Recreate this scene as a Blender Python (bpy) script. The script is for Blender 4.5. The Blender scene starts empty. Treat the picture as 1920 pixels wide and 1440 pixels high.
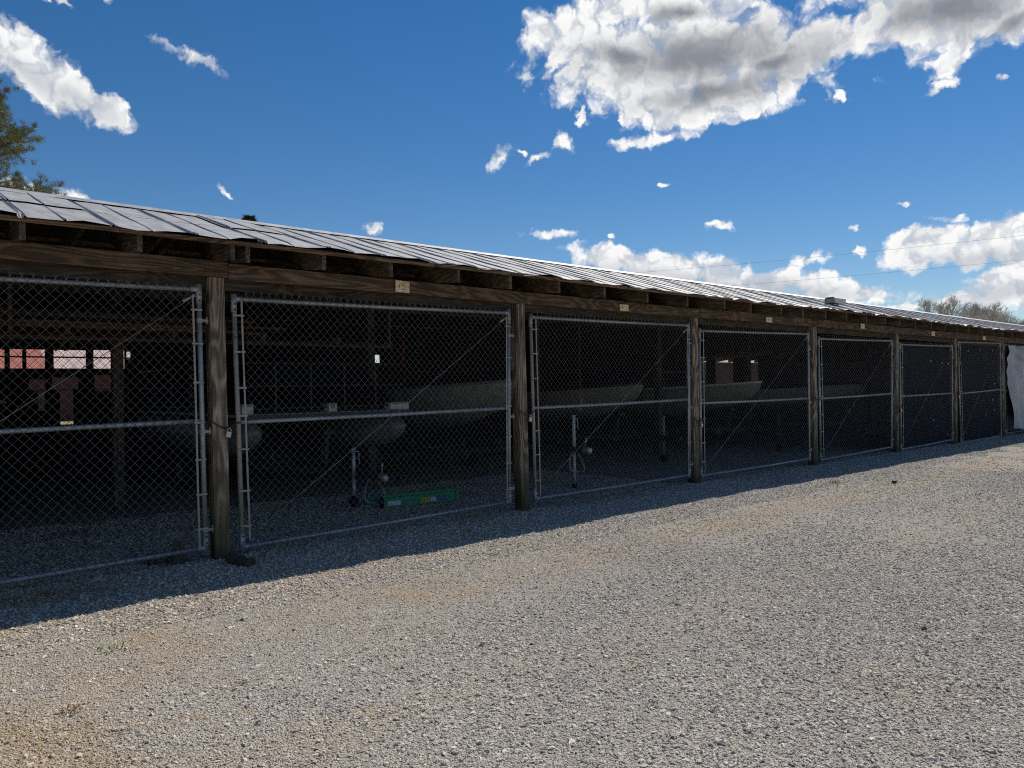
import bpy, bmesh, math, random
import numpy as np
from mathutils import Vector, Matrix

random.seed(7)
rng = np.random.default_rng(11)
scene = bpy.context.scene
COL = scene.collection

# ------------------------------------------------------------------ camera
cam_data = bpy.data.cameras.new("camera")
cam_data.sensor_width = 36.0
cam_data.lens = 36.0 * 1400.0 / 1920.0
cam_data.clip_start = 0.05
cam_data.clip_end = 2000.0
cam = bpy.data.objects.new("camera", cam_data)
COL.objects.link(cam)
CR, CU, CF = (0.759804, -0.649961, -0.015771), (0.008611, -0.014196, 0.999862), (0.650095, 0.759835, 0.005189)
m = Matrix(((CR[0], CU[0], -CF[0], -2.4968), (CR[1], CU[1], -CF[1], -7.0145), (CR[2], CU[2], -CF[2], 1.5435), (0, 0, 0, 1)))
cam.matrix_world = m
scene.camera = cam

# ------------------------------------------------------------------ light
SUN_AZ, SUN_EL = 75.0, 52.0          # azimuth measured from +Y towards +X
SKY_STRENGTH = 0.076
SUN_STRENGTH = 5.0
EXPOSURE = 0.0
sun_vec = Vector((math.cos(math.radians(SUN_EL)) * math.sin(math.radians(SUN_AZ)),
                  math.cos(math.radians(SUN_EL)) * math.cos(math.radians(SUN_AZ)),
                  math.sin(math.radians(SUN_EL))))
sd = bpy.data.lights.new("sun", "SUN")
sd.energy = SUN_STRENGTH
sd.angle = math.radians(0.53)
sd.color = (1.0, 0.935, 0.81)
so = bpy.data.objects.new("sun", sd)
so.rotation_euler = sun_vec.to_track_quat('Z', 'Y').to_euler()
so.location = (20, -5, 30)
COL.objects.link(so)

vs = scene.view_settings
vs.view_transform = 'Standard'
vs.look = 'None'
vs.exposure = EXPOSURE
vs.gamma = 1.0
vs.use_curve_mapping = False
scene.cycles.max_bounces = 4
scene.cycles.diffuse_bounces = 2
scene.cycles.glossy_bounces = 3
scene.cycles.transparent_max_bounces = 8
scene.cycles.caustics_reflective = False
scene.cycles.caustics_refractive = False
scene.cycles.use_adaptive_sampling = True
scene.cycles.adaptive_threshold = 0.015
scene.cycles.use_denoising = False
scene.cycles.filter_width = 1.1
try:
    scene.cycles.denoiser = 'OPENIMAGEDENOISE'
    scene.cycles.denoising_input_passes = 'RGB_ALBEDO_NORMAL'
except Exception:
    pass


class NT:
    """small helper for node trees"""
    def __init__(self, tree):
        self.t = tree

    def n(self, typ, ins=None, **props):
        nd = self.t.nodes.new(typ)
        for k, v in props.items():
            setattr(nd, k, v)
        for k, v in (ins or {}).items():
            self.set(nd, k, v)
        return nd

    def set(self, nd, k, v):
        s = nd.inputs[k]
        if isinstance(v, bpy.types.NodeSocket):
            self.t.links.new(v, s)
        elif isinstance(v, bpy.types.Node):
            self.t.links.new(v.outputs[0], s)
        else:
            s.default_value = v

    def math(self, op, a, b=0.0, c=0.0, clamp=False):
        nd = self.n('ShaderNodeMath', {0: a, 1: b, 2: c}, operation=op, use_clamp=clamp)
        return nd.outputs[0]

    def vmath(self, op, a, b=(0, 0, 0)):
        nd = self.n('ShaderNodeVectorMath', {0: a, 1: b}, operation=op)
        return nd.outputs['Value'] if op in ('LENGTH', 'DOT_PRODUCT', 'DISTANCE') else nd.outputs[0]

    def noise(self, vec, scale, detail=4.0, rough=0.5, dist=0.0, out=0, dim='3D'):
        nd = self.n('ShaderNodeTexNoise', noise_dimensions=dim, ins={'Vector': vec, 'Scale': scale, 'Detail': detail, 'Roughness': rough, 'Distortion': dist})
        return nd.outputs[out]

    def mix(self, fac, a, b):
        nd = self.n('ShaderNodeMix', data_type='RGBA')
        for i, v in ((0, fac), (6, a), (7, b)):
            if isinstance(v, bpy.types.NodeSocket):
                self.t.links.new(v, nd.inputs[i])
            else:
                nd.inputs[i].default_value = (tuple(v) + (1.0,))[:4] if hasattr(v, '__len__') else v
        return nd.outputs[2]

    def ramp(self, fac, stops, interp='LINEAR'):
        nd = self.n('ShaderNodeValToRGB', {0: fac})
        nd.color_ramp.interpolation = interp
        els = nd.color_ramp.elements
        while len(els) < len(stops):
            els.new(0.5)
        for e, (p, c) in zip(els, stops):
            e.position = p
            e.color = (tuple(c) + (1.0,))[:4] if hasattr(c, '__len__') else (c, c, c, 1)
        return nd.outputs[0]

    def sstep(self, x, a, b):
        nd = self.n('ShaderNodeMapRange', {0: x, 1: a, 2: b, 3: 0.0, 4: 1.0}, interpolation_type='SMOOTHSTEP')
        return nd.outputs[0]


# ------------------------------------------------------------------ sky
CLOUDS = [(54.21, 22.72, 11.24, 3.44, -4, 1), (45.67, 24.88, 4.25, 1.96, -5, 1), (49.35, 26.64, 4.43, 1.3, 0, 1), (55.43, 26.22, 4.97, 1.59, 0, 1), (55.69, 19.63, 6.12, 1.26, 4, 1), (62.21, 22.21, 3.9, 1.8, 15, 1), (49.84, 21.36, 2.4, 2.1, -60, 0.8), (71.0, 23.05, 5.79, 2.35, -6, 1), (66.53, 23.38, 2.49, 1.55, 20, 1), (71.56, 20.65, 2.12, 1.05, 35, 0.8), (70.52, 18.91, 1.17, 0.41, 10, 0.7), (75.07, 21.63, 1.66, 1.45, 0, 1), (63.46, 23.14, 2.09, 1.28, 0, 0.9), (71.95, 25.32, 9.0, 2.0, 0, 1), (6.89, 20.94, 2.42, 1.55, -25, 1), (9.35, 19.73, 2.87, 1.5, -28, 1), (11.95, 18.72, 1.9, 0.98, -25, 0.9), (17.71, 22.53, 2.43, 0.58, -18, 0.55), (9.86, 24.52, 0.91, 0.29, -15, 0.5), (12.35, 24.83, 0.51, 0.24, 0, 0.5), (8.37, 24.34, 0.88, 0.23, 0, 0.5), (39.8, 17.16, 1.07, 0.67, 30, 0.75), (44.4, 18.1, 1.3, 0.67, -30, 0.75), (42.79, 16.95, 0.98, 0.38, 30, 0.6), (41.44, 17.51, 0.73, 0.26, -10, 0.55), (51.57, 17.94, 3.24, 0.51, 3, 0.75), (49.18, 17.88, 1.0, 0.37, 0, 0.6), (46.07, 20.08, 0.49, 1.08, -20, 0.55), (48.93, 19.82, 0.32, 0.9, 0, 0.4), (19.82, 14.36, 0.86, 0.29, -30, 0.6), (30.01, 12.35, 1.03, 0.38, -5, 0.65), (44.29, 11.49, 1.87, 0.39, -2, 0.75), (48.06, 11.12, 0.8, 0.31, -10, 0.6), (56.8, 11.52, 0.83, 0.45, 0, 0.7), (64.89, 10.85, 0.51, 0.29, 0, 0.6), (65.27, 9.26, 0.61, 0.33, 0, 0.6), (70.93, 10.7, 0.85, 0.41, 0, 0.7), (62.14, 8.56, 1.2, 0.48, 0, 0.7), (52.11, 14.83, 0.55, 0.22, 0, 0.4), (64.6, 19.36, 0.55, 0.27, 0, 0.5), (74.31, 18.66, 0.4, 0.24, 30, 0.5), (68.28, 11.82, 0.96, 0.21, -10, 0.4), (48.83, 9.52, 3.4, 0.95, -8, 1), (52.0, 8.95, 3.93, 1.29, -5, 1), (55.49, 8.23, 2.68, 0.97, -10, 1), (59.23, 7.52, 3.31, 1.07, -5, 1), (63.85, 6.47, 3.45, 1.11, -8, 1), (66.55, 5.92, 1.98, 0.8, 0, 0.9), (69.82, 8.96, 2.66, 1.32, 5, 1), (72.85, 8.98, 3.22, 1.28, 3, 1), (75.12, 8.28, 1.94, 1.06, 0, 1), (74.73, 10.01, 1.12, 0.56, 0, 0.8), (73.97, 6.56, 2.57, 1.01, 12, 1), (72.5, 5.49, 3.83, 0.62, 4, 1), (75.07, 5.29, 1.66, 1.0, 0, 1), (69.44, 5.01, 1.89, 0.5, 0, 0.7), (8.97, 12.67, 2.23, 0.57, -8, 1), (10.02, 12.79, 1.22, 0.54, 0, 0.9), (6.8, 13.06, 1.13, 0.65, 0, 0.9), (52.0, 21.6, 5.5, 2.2, 0, 1), (58.0, 22.0, 5.0, 2.2, 0, 1)]
CORES = [(54.99, 22.98, 6.87, 1.58, -4, 1), (49.89, 23.61, 3.71, 0.87, -8, 0.8), (56.48, 20.94, 4.81, 0.94, 4, 1), (53.69, 25.93, 2.63, 0.65, 0, 0.55), (60.22, 22.0, 2.18, 0.73, 10, 0.7), (71.61, 23.06, 4.33, 1.22, -8, 1), (74.79, 21.56, 1.43, 0.84, 0, 0.8)]
BASES = [(8.31, 19.7, 2.06, 0.62, -28, 1), (10.71, 18.85, 1.86, 0.51, -25, 1), (54.32, 7.67, 4.62, 0.63, -8, 1), (50.41, 8.47, 3.18, 0.47, -8, 1), (72.54, 7.89, 3.25, 0.44, 2, 1), (61.03, 6.65, 3.96, 0.45, -6, 1), (73.95, 5.72, 2.28, 0.47, 8, 1), (59.59, 7.0, 2.94, 0.46, -4, 1)]

world = bpy.data.worlds.new("World")
scene.world = world
world.use_nodes = True
wt = world.node_tree
wt.nodes.clear()
W = NT(wt)
sky = W.n('ShaderNodeTexSky', sky_type='NISHITA')
sky.sun_disc = False
sky.sun_elevation = math.radians(SUN_EL)
sky.sun_rotation = math.radians(SUN_AZ)
sky.altitude = 200.0
sky.air_density = 1.0
sky.dust_density = 0.0
sky.ozone_density = 1.6
tc = W.n('ShaderNodeTexCoord')
sep = W.n('ShaderNodeSeparateXYZ', {0: tc.outputs['Generated']})
azd = W.math('MULTIPLY', W.math('ARCTAN2', sep.outputs[0], sep.outputs[1]), 57.29578)
eld = W.math('MULTIPLY', W.math('ARCSINE', sep.outputs[2]), 57.29578)
uv = W.n('ShaderNodeCombineXYZ', {0: azd, 1: eld, 2: 1.0}).outputs[0]
# domain warp: slow billow plus fine curl
w1 = W.vmath('MULTIPLY', W.vmath('SUBTRACT', W.noise(uv, 0.30, 2, 0.5, 0.0, 1, '2D'), (0.5, 0.5, 0.5)), (3.0, 1.8, 0.0))
w2 = W.vmath('MULTIPLY', W.vmath('SUBTRACT', W.noise(uv, 2.0, 3, 0.6, 0.0, 1, '2D'), (0.5, 0.5, 0.5)), (0.75, 0.6, 0.0))
uvw = W.vmath('ADD', uv, W.vmath('ADD', w1, w2))


def blob_max(blobs, vec):
    """1 at a blob's centre, 0 on its ellipse, negative outside (largest over all blobs); vec.z is 1"""
    cur = None
    for (a, e, ra, re, rot, s) in blobs:
        k = (0.4 + 0.6 * s) * 1.15
        c, q = math.cos(math.radians(rot)), math.sin(math.radians(rot))
        ax, ay = c / (ra * k), q / (ra * k)
        bx, by = -q / (re * k), c / (re * k)
        px = W.vmath('DOT_PRODUCT', vec, (ax, ay, -(ax * a + ay * e)))
        py = W.vmath('DOT_PRODUCT', vec, (bx, by, -(bx * a + by * e)))
        l2 = W.math('MULTIPLY_ADD', px, px, W.math('MULTIPLY', py, py))
        cur = l2 if cur is None else W.math('MINIMUM', cur, l2)
    return W.math('SUBTRACT', 1.0, W.math('SQRT', cur))


big = blob_max([c for c in CLOUDS if c[3] >= 0.9], uvw)
big = W.math('MINIMUM', W.math('MULTIPLY_ADD', big, 2.5, -0.22), 0.95)
shape = W.math('MAXIMUM', big, W.math('MULTIPLY', blob_max([c for c in CLOUDS if c[3] < 0.9], uvw), 1.0))
uvs = W.vmath('ADD', uv, W.vmath('MULTIPLY', W.vmath('ADD', w1, w2), (0.55, 0.55, 0.0)))
core = blob_max(CORES, uvs)
base = blob_max(BASES, uvs)
# clouds all round the rest of the sky, of the same kind
far_u = W.sstep(W.math('ABSOLUTE', W.math('SUBTRACT', azd, 41.0)), 36.0, 44.0)
far_v = W.sstep(eld, 27.5, 33.0)
outside = W.math('MAXIMUM', far_u, far_v)
gen = W.noise(tc.outputs['Generated'], 3.2, 3, 0.5)
gen = W.math('MULTIPLY', W.math('SUBTRACT', gen, 0.60), 7.0)
gen = W.math('MINIMUM', gen, 0.9)
gen_in = W.math('ADD', gen, W.math('MULTIPLY', W.math('SUBTRACT', outside, 1.0), 6.0))
shape_all = W.math('MAXIMUM', shape, gen_in)
core_all = W.math('MAXIMUM', core, W.math('SUBTRACT', gen_in, 0.35))
fb = W.noise(uvw, 0.55, 7, 0.58, 0.0, 0, '2D')
puff1 = W.n('ShaderNodeTexVoronoi', {'Vector': uvw, 'Scale': 0.62, 'Smoothness': 0.35, 'Randomness': 1.0}, voronoi_dimensions='2D', feature='SMOOTH_F1').outputs['Distance']
puff2 = W.n('ShaderNodeTexVoronoi', {'Vector': uvw, 'Scale': 1.75, 'Smoothness': 0.3, 'Randomness': 1.0}, voronoi_dimensions='2D', feature='SMOOTH_F1').outputs['Distance']
puff = W.math('ADD', W.math('MULTIPLY', W.math('SUBTRACT', 0.42, puff1), 0.75), W.math('MULTIPLY', W.math('SUBTRACT', 0.40, puff2), 0.42))
fsum = W.math('MULTIPLY_ADD', W.math('SUBTRACT', fb, 0.5), 1.3, puff)
dens = W.math('ADD', shape_all, fsum)
alpha = W.sstep(dens, -0.22, 0.80)
alpha = W.math('MULTIPLY', alpha, W.sstep(eld, -1.0, 2.0))
soft = W.noise(uvw, 0.34, 4, 0.5, 0.0, 0, '2D')
cdens = W.math('ADD', core_all, W.math('MULTIPLY', W.math('SUBTRACT', soft, 0.5), 1.4))
cdens = W.math('ADD', cdens, W.math('MULTIPLY', fsum, 0.30))
grey = W.sstep(cdens, -0.62, 0.95)
base_g = W.math('MULTIPLY', W.sstep(W.math('ADD', base, W.math('MULTIPLY', W.math('SUBTRACT', soft, 0.5), 1.2)), -0.7, 0.9), 0.62)
bright = W.mix(W.sstep(W.math('ADD', puff, W.math('MULTIPLY', W.math('SUBTRACT', fb, 0.5), 0.9)), -0.30, 0.16), (0.60, 0.64, 0.70), (1.06, 1.05, 1.02))
bright = W.mix(W.math('MULTIPLY', W.sstep(dens, 0.35, 1.1), 0.25), bright, (0.62, 0.66, 0.72))
bright = W.mix(base_g, bright, (0.42, 0.46, 0.53))
ccol = W.mix(W.math('MULTIPLY', grey, 0.95), bright, (0.215, 0.235, 0.275))
sky_c = W.n('ShaderNodeHueSaturation', {'Saturation': 1.36, 'Color': sky.outputs[0]})
sky_t = W.vmath('MULTIPLY', sky_c.outputs[0], (1.0, 0.99, 1.05))
bg_sky = W.n('ShaderNodeBackground', {0: sky_t, 1: SKY_STRENGTH})
bg_cl = W.n('ShaderNodeBackground', {0: ccol, 1: 1.0})
wm = W.n('ShaderNodeMixShader', {0: alpha, 1: bg_sky.outputs[0], 2: bg_cl.outputs[0]})
wo = W.n('ShaderNodeOutputWorld', {0: wm.outputs[0]})
world.cycles.sampling_method = 'MANUAL'
world.cycles.sample_map_resolution = 512

# ------------------------------------------------------------------ mesh helpers
ORG = {}


def thing(name, label, cat, loc=(0, 0, 0), group=None):
    o = bpy.data.objects.new(name, None)
    o.empty_display_size = 0.1
    o.location = loc
    COL.objects.link(o)
    o["label"] = label
    o["category"] = cat
    if group:
        o["group"] = group
    ORG[o.name] = Vector(loc)
    return o


def tag(o, label, cat, group=None):
    o["label"] = label
    o["category"] = cat
    if group:
        o["group"] = group
    return o


def origin_of(parent):
    p = parent
    while p is not None:
        if p.name in ORG:
            return ORG[p.name]
        p = p.parent
    return Vector((0, 0, 0))


class MB:
    def __init__(self):
        self.v = []
        self.f = []

    def add(self, verts, faces):
        k = len(self.v)
        self.v.extend([tuple(p) for p in verts])
        self.f.extend([tuple(i + k for i in fc) for fc in faces])
        return self

    def box(self, a, b):
        x0, y0, z0 = a
        x1, y1, z1 = b
        return self.add([(x0, y0, z0), (x1, y0, z0), (x1, y1, z0), (x0, y1, z0), (x0, y0, z1), (x1, y0, z1), (x1, y1, z1), (x0, y1, z1)],
                        [(0, 3, 2, 1), (4, 5, 6, 7), (0, 1, 5, 4), (1, 2, 6, 5), (2, 3, 7, 6), (3, 0, 4, 7)])

    def beam(self, p0, p1, w, h, ch=0.004, segs=1, jit=0.0, up=(0, 0, 1)):
        """chamfered rectangular bar from p0 to p1; w across, h along 'up'"""
        p0, p1 = Vector(p0), Vector(p1)
        d = (p1 - p0).normalized()
        upv = Vector(up)
        side = d.cross(upv)
        if side.length < 1e-4:
            side = d.cross(Vector((0, 1, 0)))
        side.normalize()
        upv = side.cross(d).normalized()
        hw, hh = w / 2, h / 2
        prof = [(-hw + ch, -hh), (hw - ch, -hh), (hw, -hh + ch), (hw, hh - ch), (hw - ch, hh), (-hw + ch, hh), (-hw, hh - ch), (-hw, -hh + ch)]
        vs_, fs_ = [], []
        for i in range(segs + 1):
            t = i / segs
            c = p0.lerp(p1, t)
            if jit and 0 < i < segs:
                c = c + side * random.uniform(-jit, jit) + upv * random.uniform(-jit, jit)
            for (a, b) in prof:
                vs_.append(c + side * a + upv * b)
        for i in range(segs):
            for j in range(8):
                a = i * 8 + j
                b = i * 8 + (j + 1) % 8
                fs_.append((a, b, b + 8, a + 8))
        fs_.append(tuple(range(7, -1, -1)))
        fs_.append(tuple(range(segs * 8, segs * 8 + 8)))
        return self.add(vs_, fs_)

    def tube(self, pts, r, n=10, cap=True):
        """round tube along points; r is a number or a list"""
        pts = [Vector(p) for p in pts]
        k = len(pts)
        rs = r if hasattr(r, '__len__') else [r] * k
        vs_, fs_ = [], []
        ref = None
        for i, p in enumerate(pts):
            d = (pts[min(i + 1, k - 1)] - pts[max(i - 1, 0)]).normalized()
            if ref is None:
                ref = Vector((0, 0, 1)) if abs(d.z) < 0.9 else Vector((1, 0, 0))
            a = d.cross(ref)
            if a.length < 1e-5:
                a = d.cross(Vector((0.3, 1, 0.2)))
            a.normalize()
            b = a.cross(d).normalized()
            ref = b
            for j in range(n):
                t = 2 * math.pi * j / n
                vs_.append(p + (a * math.cos(t) + b * math.sin(t)) * rs[i])
        for i in range(k - 1):
            for j in range(n):
                q = i * n + j
                s = i * n + (j + 1) % n
                fs_.append((q, q + n, s + n, s))
        if cap:
            fs_.append(tuple(range(n)))
            fs_.append(tuple(range((k - 1) * n + n - 1, (k - 1) * n - 1, -1)))
        return self.add(vs_, fs_)

    def torus(self, c, ax_u, ax_v, R, r, n=12, k=6, R2=None):
        c, u, v = Vector(c), Vector(ax_u).normalized(), Vector(ax_v).normalized()
        w = u.cross(v)
        R2 = R2 or R
        vs_, fs_ = [], []
        for i in range(n):
            t = 2 * math.pi * i / n
            q = u * math.cos(t) * R + v * math.sin(t) * R2
            o = (u * math.cos(t) + v * math.sin(t)).normalized()
            for j in range(k):
                s = 2 * math.pi * j / k
                vs_.append(c + q + o * math.cos(s) * r + w * math.sin(s) * r)
        for i in range(n):
            for j in range(k):
                a = i * k + j
                b = i * k + (j + 1) % k
                a2 = ((i + 1) % n) * k + j
                b2 = ((i + 1) % n) * k + (j + 1) % k
                fs_.append((a, b, b2, a2))
        return self.add(vs_, fs_)

    def mesh(self, name, off=(0, 0, 0)):
        me = bpy.data.meshes.new(name)
        ox, oy, oz = off
        me.from_pydata([(x - ox, y - oy, z - oz) for x, y, z in self.v], [], self.f)
        me.update()
        return me

    def build(self, name, mat, parent=None, smooth=False, kind=None):
        me = self.mesh(name, origin_of(parent))
        if smooth:
            me.shade_smooth()
        o = bpy.data.objects.new(name, me)
        COL.objects.link(o)
        o.data.materials.append(mat)
        if parent is not None:
            o.parent = parent
        if kind:
            o["kind"] = kind
        return o


def inst(name, me, parent, loc, rot=(0, 0, 0), scale=(1, 1, 1)):
    o = bpy.data.objects.new(name, me)
    COL.objects.link(o)
    o.location = Vector(loc) - origin_of(parent)
    o.rotation_euler = rot
    o.scale = scale
    o.parent = parent
    return o


# ------------------------------------------------------------------ materials
def new_mat(name):
    mt = bpy.data.materials.new(name)
    mt.use_nodes = True
    t = mt.node_tree
    t.nodes.clear()
    T = NT(t)
    out = T.n('ShaderNodeOutputMaterial')
    bs = T.n('ShaderNodeBsdfPrincipled')
    t.links.new(bs.outputs[0], out.inputs[0])
    return mt, T, bs


def coords(T, jitter=True):
    tcn = T.n('ShaderNodeTexCoord')
    if not jitter:
        return tcn.outputs['Object']
    oi = T.n('ShaderNodeObjectInfo')
    off = T.n('ShaderNodeCombineXYZ', {0: T.math('MULTIPLY', oi.outputs['Random'], 37.0), 1: T.math('MULTIPLY', oi.outputs['Random'], 91.0), 2: T.math('MULTIPLY', oi.outputs['Random'], 53.0)})
    return T.vmath('ADD', tcn.outputs['Object'], off.outputs[0])


def plain_mat(name, col, rough=0.6, metal=0.0, var=0.25, scale=9.0, spec=0.5, bump=0.0):
    mt, T, bs = new_mat(name)
    co = coords(T)
    nz = T.noise(co, scale, 5, 0.6)
    lo = tuple(max(0.0, c * (1 - var)) for c in col)
    hi = tuple(min(1.0, c * (1 + var)) for c in col)
    T.set(bs, 'Base Color', T.ramp(nz, [(0.3, lo), (0.7, hi)]))
    T.set(bs, 'Roughness', T.math('MULTIPLY_ADD', nz, 0.25, rough - 0.12))
    bs.inputs['Metallic'].default_value = metal
    bs.inputs['Specular IOR Level'].default_value = spec
    if bump:
        b = T.n('ShaderNodeBump', {'Height': T.noise(co, scale * 6, 4, 0.6), 'Strength': bump, 'Distance': 0.004})
        T.set(bs, 'Normal', b.outputs[0])
    return mt


def wood_mat(name, axis, dark, light, knots=1.0, moss=False, ring=34.0, gscale=5.0):
    """weathered sawn timber, the grain running along one axis"""
    mt, T, bs = new_mat(name)
    co = coords(T)
    s = [1.0, 1.0, 1.0]
    s[axis] = 0.14
    st = T.vmath('MULTIPLY', co, tuple(s))
    n1 = T.noise(st, gscale, 2, 0.45, 0.25)
    rings = T.math('SINE', T.math('MULTIPLY', n1, ring * 3.0))
    rings = T.math('MULTIPLY_ADD', rings, 0.5, 0.5)
    rings = T.math('POWER', rings, 1.6)
    s2 = [60.0, 60.0, 60.0]
    s2[axis] = 2.2
    fib = T.noise(T.vmath('MULTIPLY', co, tuple(s2)), 1.0, 4, 0.65)
    blot = T.noise(co, 2.3, 4, 0.6)
    fac = T.math('MULTIPLY_ADD', rings, 0.34, T.math('MULTIPLY', fib, 0.66))
    fac = T.math('MULTIPLY_ADD', T.math('SUBTRACT', blot, 0.5), 0.7, fac)
    col = T.ramp(fac, [(0.12, tuple(c * 0.45 for c in dark)), (0.38, dark), (0.85, light)])
    if moss:
        ge = T.n('ShaderNodeNewGeometry')
        z = T.n('ShaderNodeSeparateXYZ', {0: ge.outputs['Position']}).outputs[2]
        zz = T.math('MULTIPLY_ADD', T.noise(co, 4.0, 4, 0.6), 0.7, z)
        mfac = T.math('SUBTRACT', 1.0, T.sstep(zz, 0.55, 1.25))
        col = T.mix(T.math('MULTIPLY', mfac, 0.8), col, (0.085, 0.068, 0.028))
        wet = T.math('SUBTRACT', 1.0, T.sstep(zz, 0.3, 0.55))
        col = T.mix(T.math('MULTIPLY', wet, 0.75), col, (0.035, 0.028, 0.02))
    T.set(bs, 'Base Color', col)
    bs.inputs['Roughness'].default_value = 0.85
    bs.inputs['Specular IOR Level'].default_value = 0.25
    b = T.n('ShaderNodeBump', {'Height': fac, 'Strength': 0.55, 'Distance': 0.004})
    T.set(bs, 'Normal', b.outputs[0])
    return mt


def metal_mat(name, col, rough=0.45, metal=0.7, rust=0.0, streak=None, dirt=0.35):
    mt, T, bs = new_mat(name)
    co = coords(T)
    nz = T.noise(co, 7.0, 6, 0.62)
    fine = T.noise(co, 60.0, 3, 0.6)
    c = T.ramp(T.math('MULTIPLY_ADD', fine, 0.3, T.math('MULTIPLY', nz, 0.7)), [(0.3, tuple(v * (1 - dirt) for v in col)), (0.66, tuple(min(1, v * 1.1) for v in col))])
    if streak is not None:
        sc = [5.0, 5.0, 5.0]
        sc[streak] = 0.35
        sn = T.noise(T.vmath('MULTIPLY', co, tuple(sc)), 1.6, 5, 0.62)
        c = T.mix(T.math('MULTIPLY', T.sstep(sn, 0.47, 0.72), 0.55), c, tuple(v * 0.5 for v in col))
    if rust > 0:
        rn = T.noise(co, 3.0, 6, 0.68, 0.4)
        c = T.mix(T.sstep(rn, 0.72 - rust * 0.3, 0.84 - rust * 0.3), c, (0.16, 0.075, 0.03))
    T.set(bs, 'Base Color', c)
    T.set(bs, 'Roughness', T.math('MULTIPLY_ADD', nz, 0.3, rough - 0.1))
    bs.inputs['Metallic'].default_value = metal
    return mt


M = {}
M['post'] = wood_mat('weathered_post_wood', 2, (0.125, 0.094, 0.067), (0.44, 0.35, 0.255), moss=True, ring=26.0, gscale=4.2)
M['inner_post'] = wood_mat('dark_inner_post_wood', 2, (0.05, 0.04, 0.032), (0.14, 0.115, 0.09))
M['header'] = wood_mat('brown_header_wood', 0, (0.085, 0.056, 0.038), (0.22, 0.15, 0.10), ring=30.0, gscale=4.5)
M['rafter'] = wood_mat('brown_rafter_wood', 1, (0.085, 0.06, 0.043), (0.21, 0.155, 0.11))
M['purlin'] = wood_mat('old_purlin_wood', 0, (0.10, 0.065, 0.04), (0.27, 0.18, 0.11))
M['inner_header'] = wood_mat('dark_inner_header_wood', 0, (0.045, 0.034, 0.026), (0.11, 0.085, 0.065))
M['underside_shade'] = plain_mat('dark_underside_shade', (0.035, 0.033, 0.03), 0.9, spec=0.1)  # shade colour for the sheet added below the roof metal
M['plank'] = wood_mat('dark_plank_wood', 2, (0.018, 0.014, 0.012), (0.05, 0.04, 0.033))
M['roof'] = metal_mat('grey_roof_sheet', (0.35, 0.352, 0.36), 0.5, 0.12, rust=0.18, streak=1, dirt=0.28)
M['cap'] = metal_mat('bright_ridge_metal', (0.46, 0.465, 0.475), 0.4, 0.35)
M['galv'] = metal_mat('galvanised_pipe', (0.36, 0.37, 0.38), 0.45, 0.45, rust=0.25)
M['galv_old'] = metal_mat('stained_galvanised_pipe', (0.36, 0.33, 0.29), 0.55, 0.35, rust=0.55)
M['wire'] = metal_mat('galvanised_wire', (0.17, 0.173, 0.175), 0.5, 0.2, dirt=0.2)
M['steel_dark'] = metal_mat('dark_steel', (0.05, 0.05, 0.055), 0.5, 0.4, rust=0.4)
M['chain'] = metal_mat('rusty_chain_steel', (0.11, 0.085, 0.07), 0.55, 0.5, rust=0.6)
M['zinc'] = metal_mat('zinc_plated_steel', (0.55, 0.56, 0.58), 0.35, 0.5)
M['brass'] = metal_mat('worn_padlock_metal', (0.5, 0.49, 0.46), 0.35, 0.6)
M['rubber'] = plain_mat('black_rubber', (0.014, 0.014, 0.014), 0.85, spec=0.2)
M['navy'] = plain_mat('navy_canvas', (0.006, 0.008, 0.016), 0.95, spec=0.1)
M['hull_grey'] = plain_mat('grey_gelcoat', (0.29, 0.29, 0.275), 0.4)
M['hull_dark'] = plain_mat('dark_gelcoat', (0.012, 0.014, 0.022), 0.4)
M['hull_tan'] = plain_mat('tan_gelcoat', (0.24, 0.23, 0.20), 0.45)
M['alum'] = plain_mat('dull_aluminium', (0.22, 0.22, 0.22), 0.5, 0.3)
M['white_paint'] = plain_mat('grubby_white_paint', (0.55, 0.55, 0.52), 0.5, var=0.15)
M['green'] = plain_mat('green_fibreglass', (0.008, 0.26, 0.12), 0.45)
M['label_white'] = plain_mat('white_sticker', (0.62, 0.62, 0.64), 0.5, var=0.08)
M['label_yellow'] = plain_mat('yellow_sticker', (0.62, 0.42, 0.03), 0.5, var=0.1)
M['label_blue'] = plain_mat('blue_sticker', (0.015, 0.06, 0.26), 0.5, var=0.1)
M['ink'] = plain_mat('dark_marker_ink', (0.03, 0.015, 0.01), 0.7)
M['ink_red'] = plain_mat('faded_red_marker', (0.22, 0.04, 0.03), 0.7)
M['sign'] = plain_mat('pale_plywood', (0.82, 0.62, 0.42), 0.8, var=0.1, scale=12, spec=0.2)
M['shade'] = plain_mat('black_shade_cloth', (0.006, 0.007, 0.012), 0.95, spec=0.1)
M['tarp'] = plain_mat('white_tarpaulin', (0.36, 0.37, 0.38), 0.55, var=0.12, scale=3.0)
M['bark'] = plain_mat('dark_log_bark', (0.075, 0.058, 0.042), 0.97, bump=1.0, scale=14, spec=0.05)
M['pine_bark'] = plain_mat('pine_bark', (0.10, 0.065, 0.045), 0.95, bump=0.8)
M['grey_bark'] = plain_mat('grey_bark', (0.46, 0.43, 0.38), 0.95)
M['needle'] = plain_mat('pine_needles', (0.21, 0.23, 0.12), 0.65, var=0.5, scale=2.0, spec=0.25)
M['cedar'] = plain_mat('cedar_foliage', (0.05, 0.07, 0.022), 0.75, var=0.4, scale=2.0, spec=0.2)
M['weed'] = plain_mat('weed_leaf', (0.19, 0.27, 0.10), 0.6, var=0.3, scale=20)
M['straw'] = plain_mat('dry_straw', (0.36, 0.22, 0.09), 0.8, var=0.4, scale=30)
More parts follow.
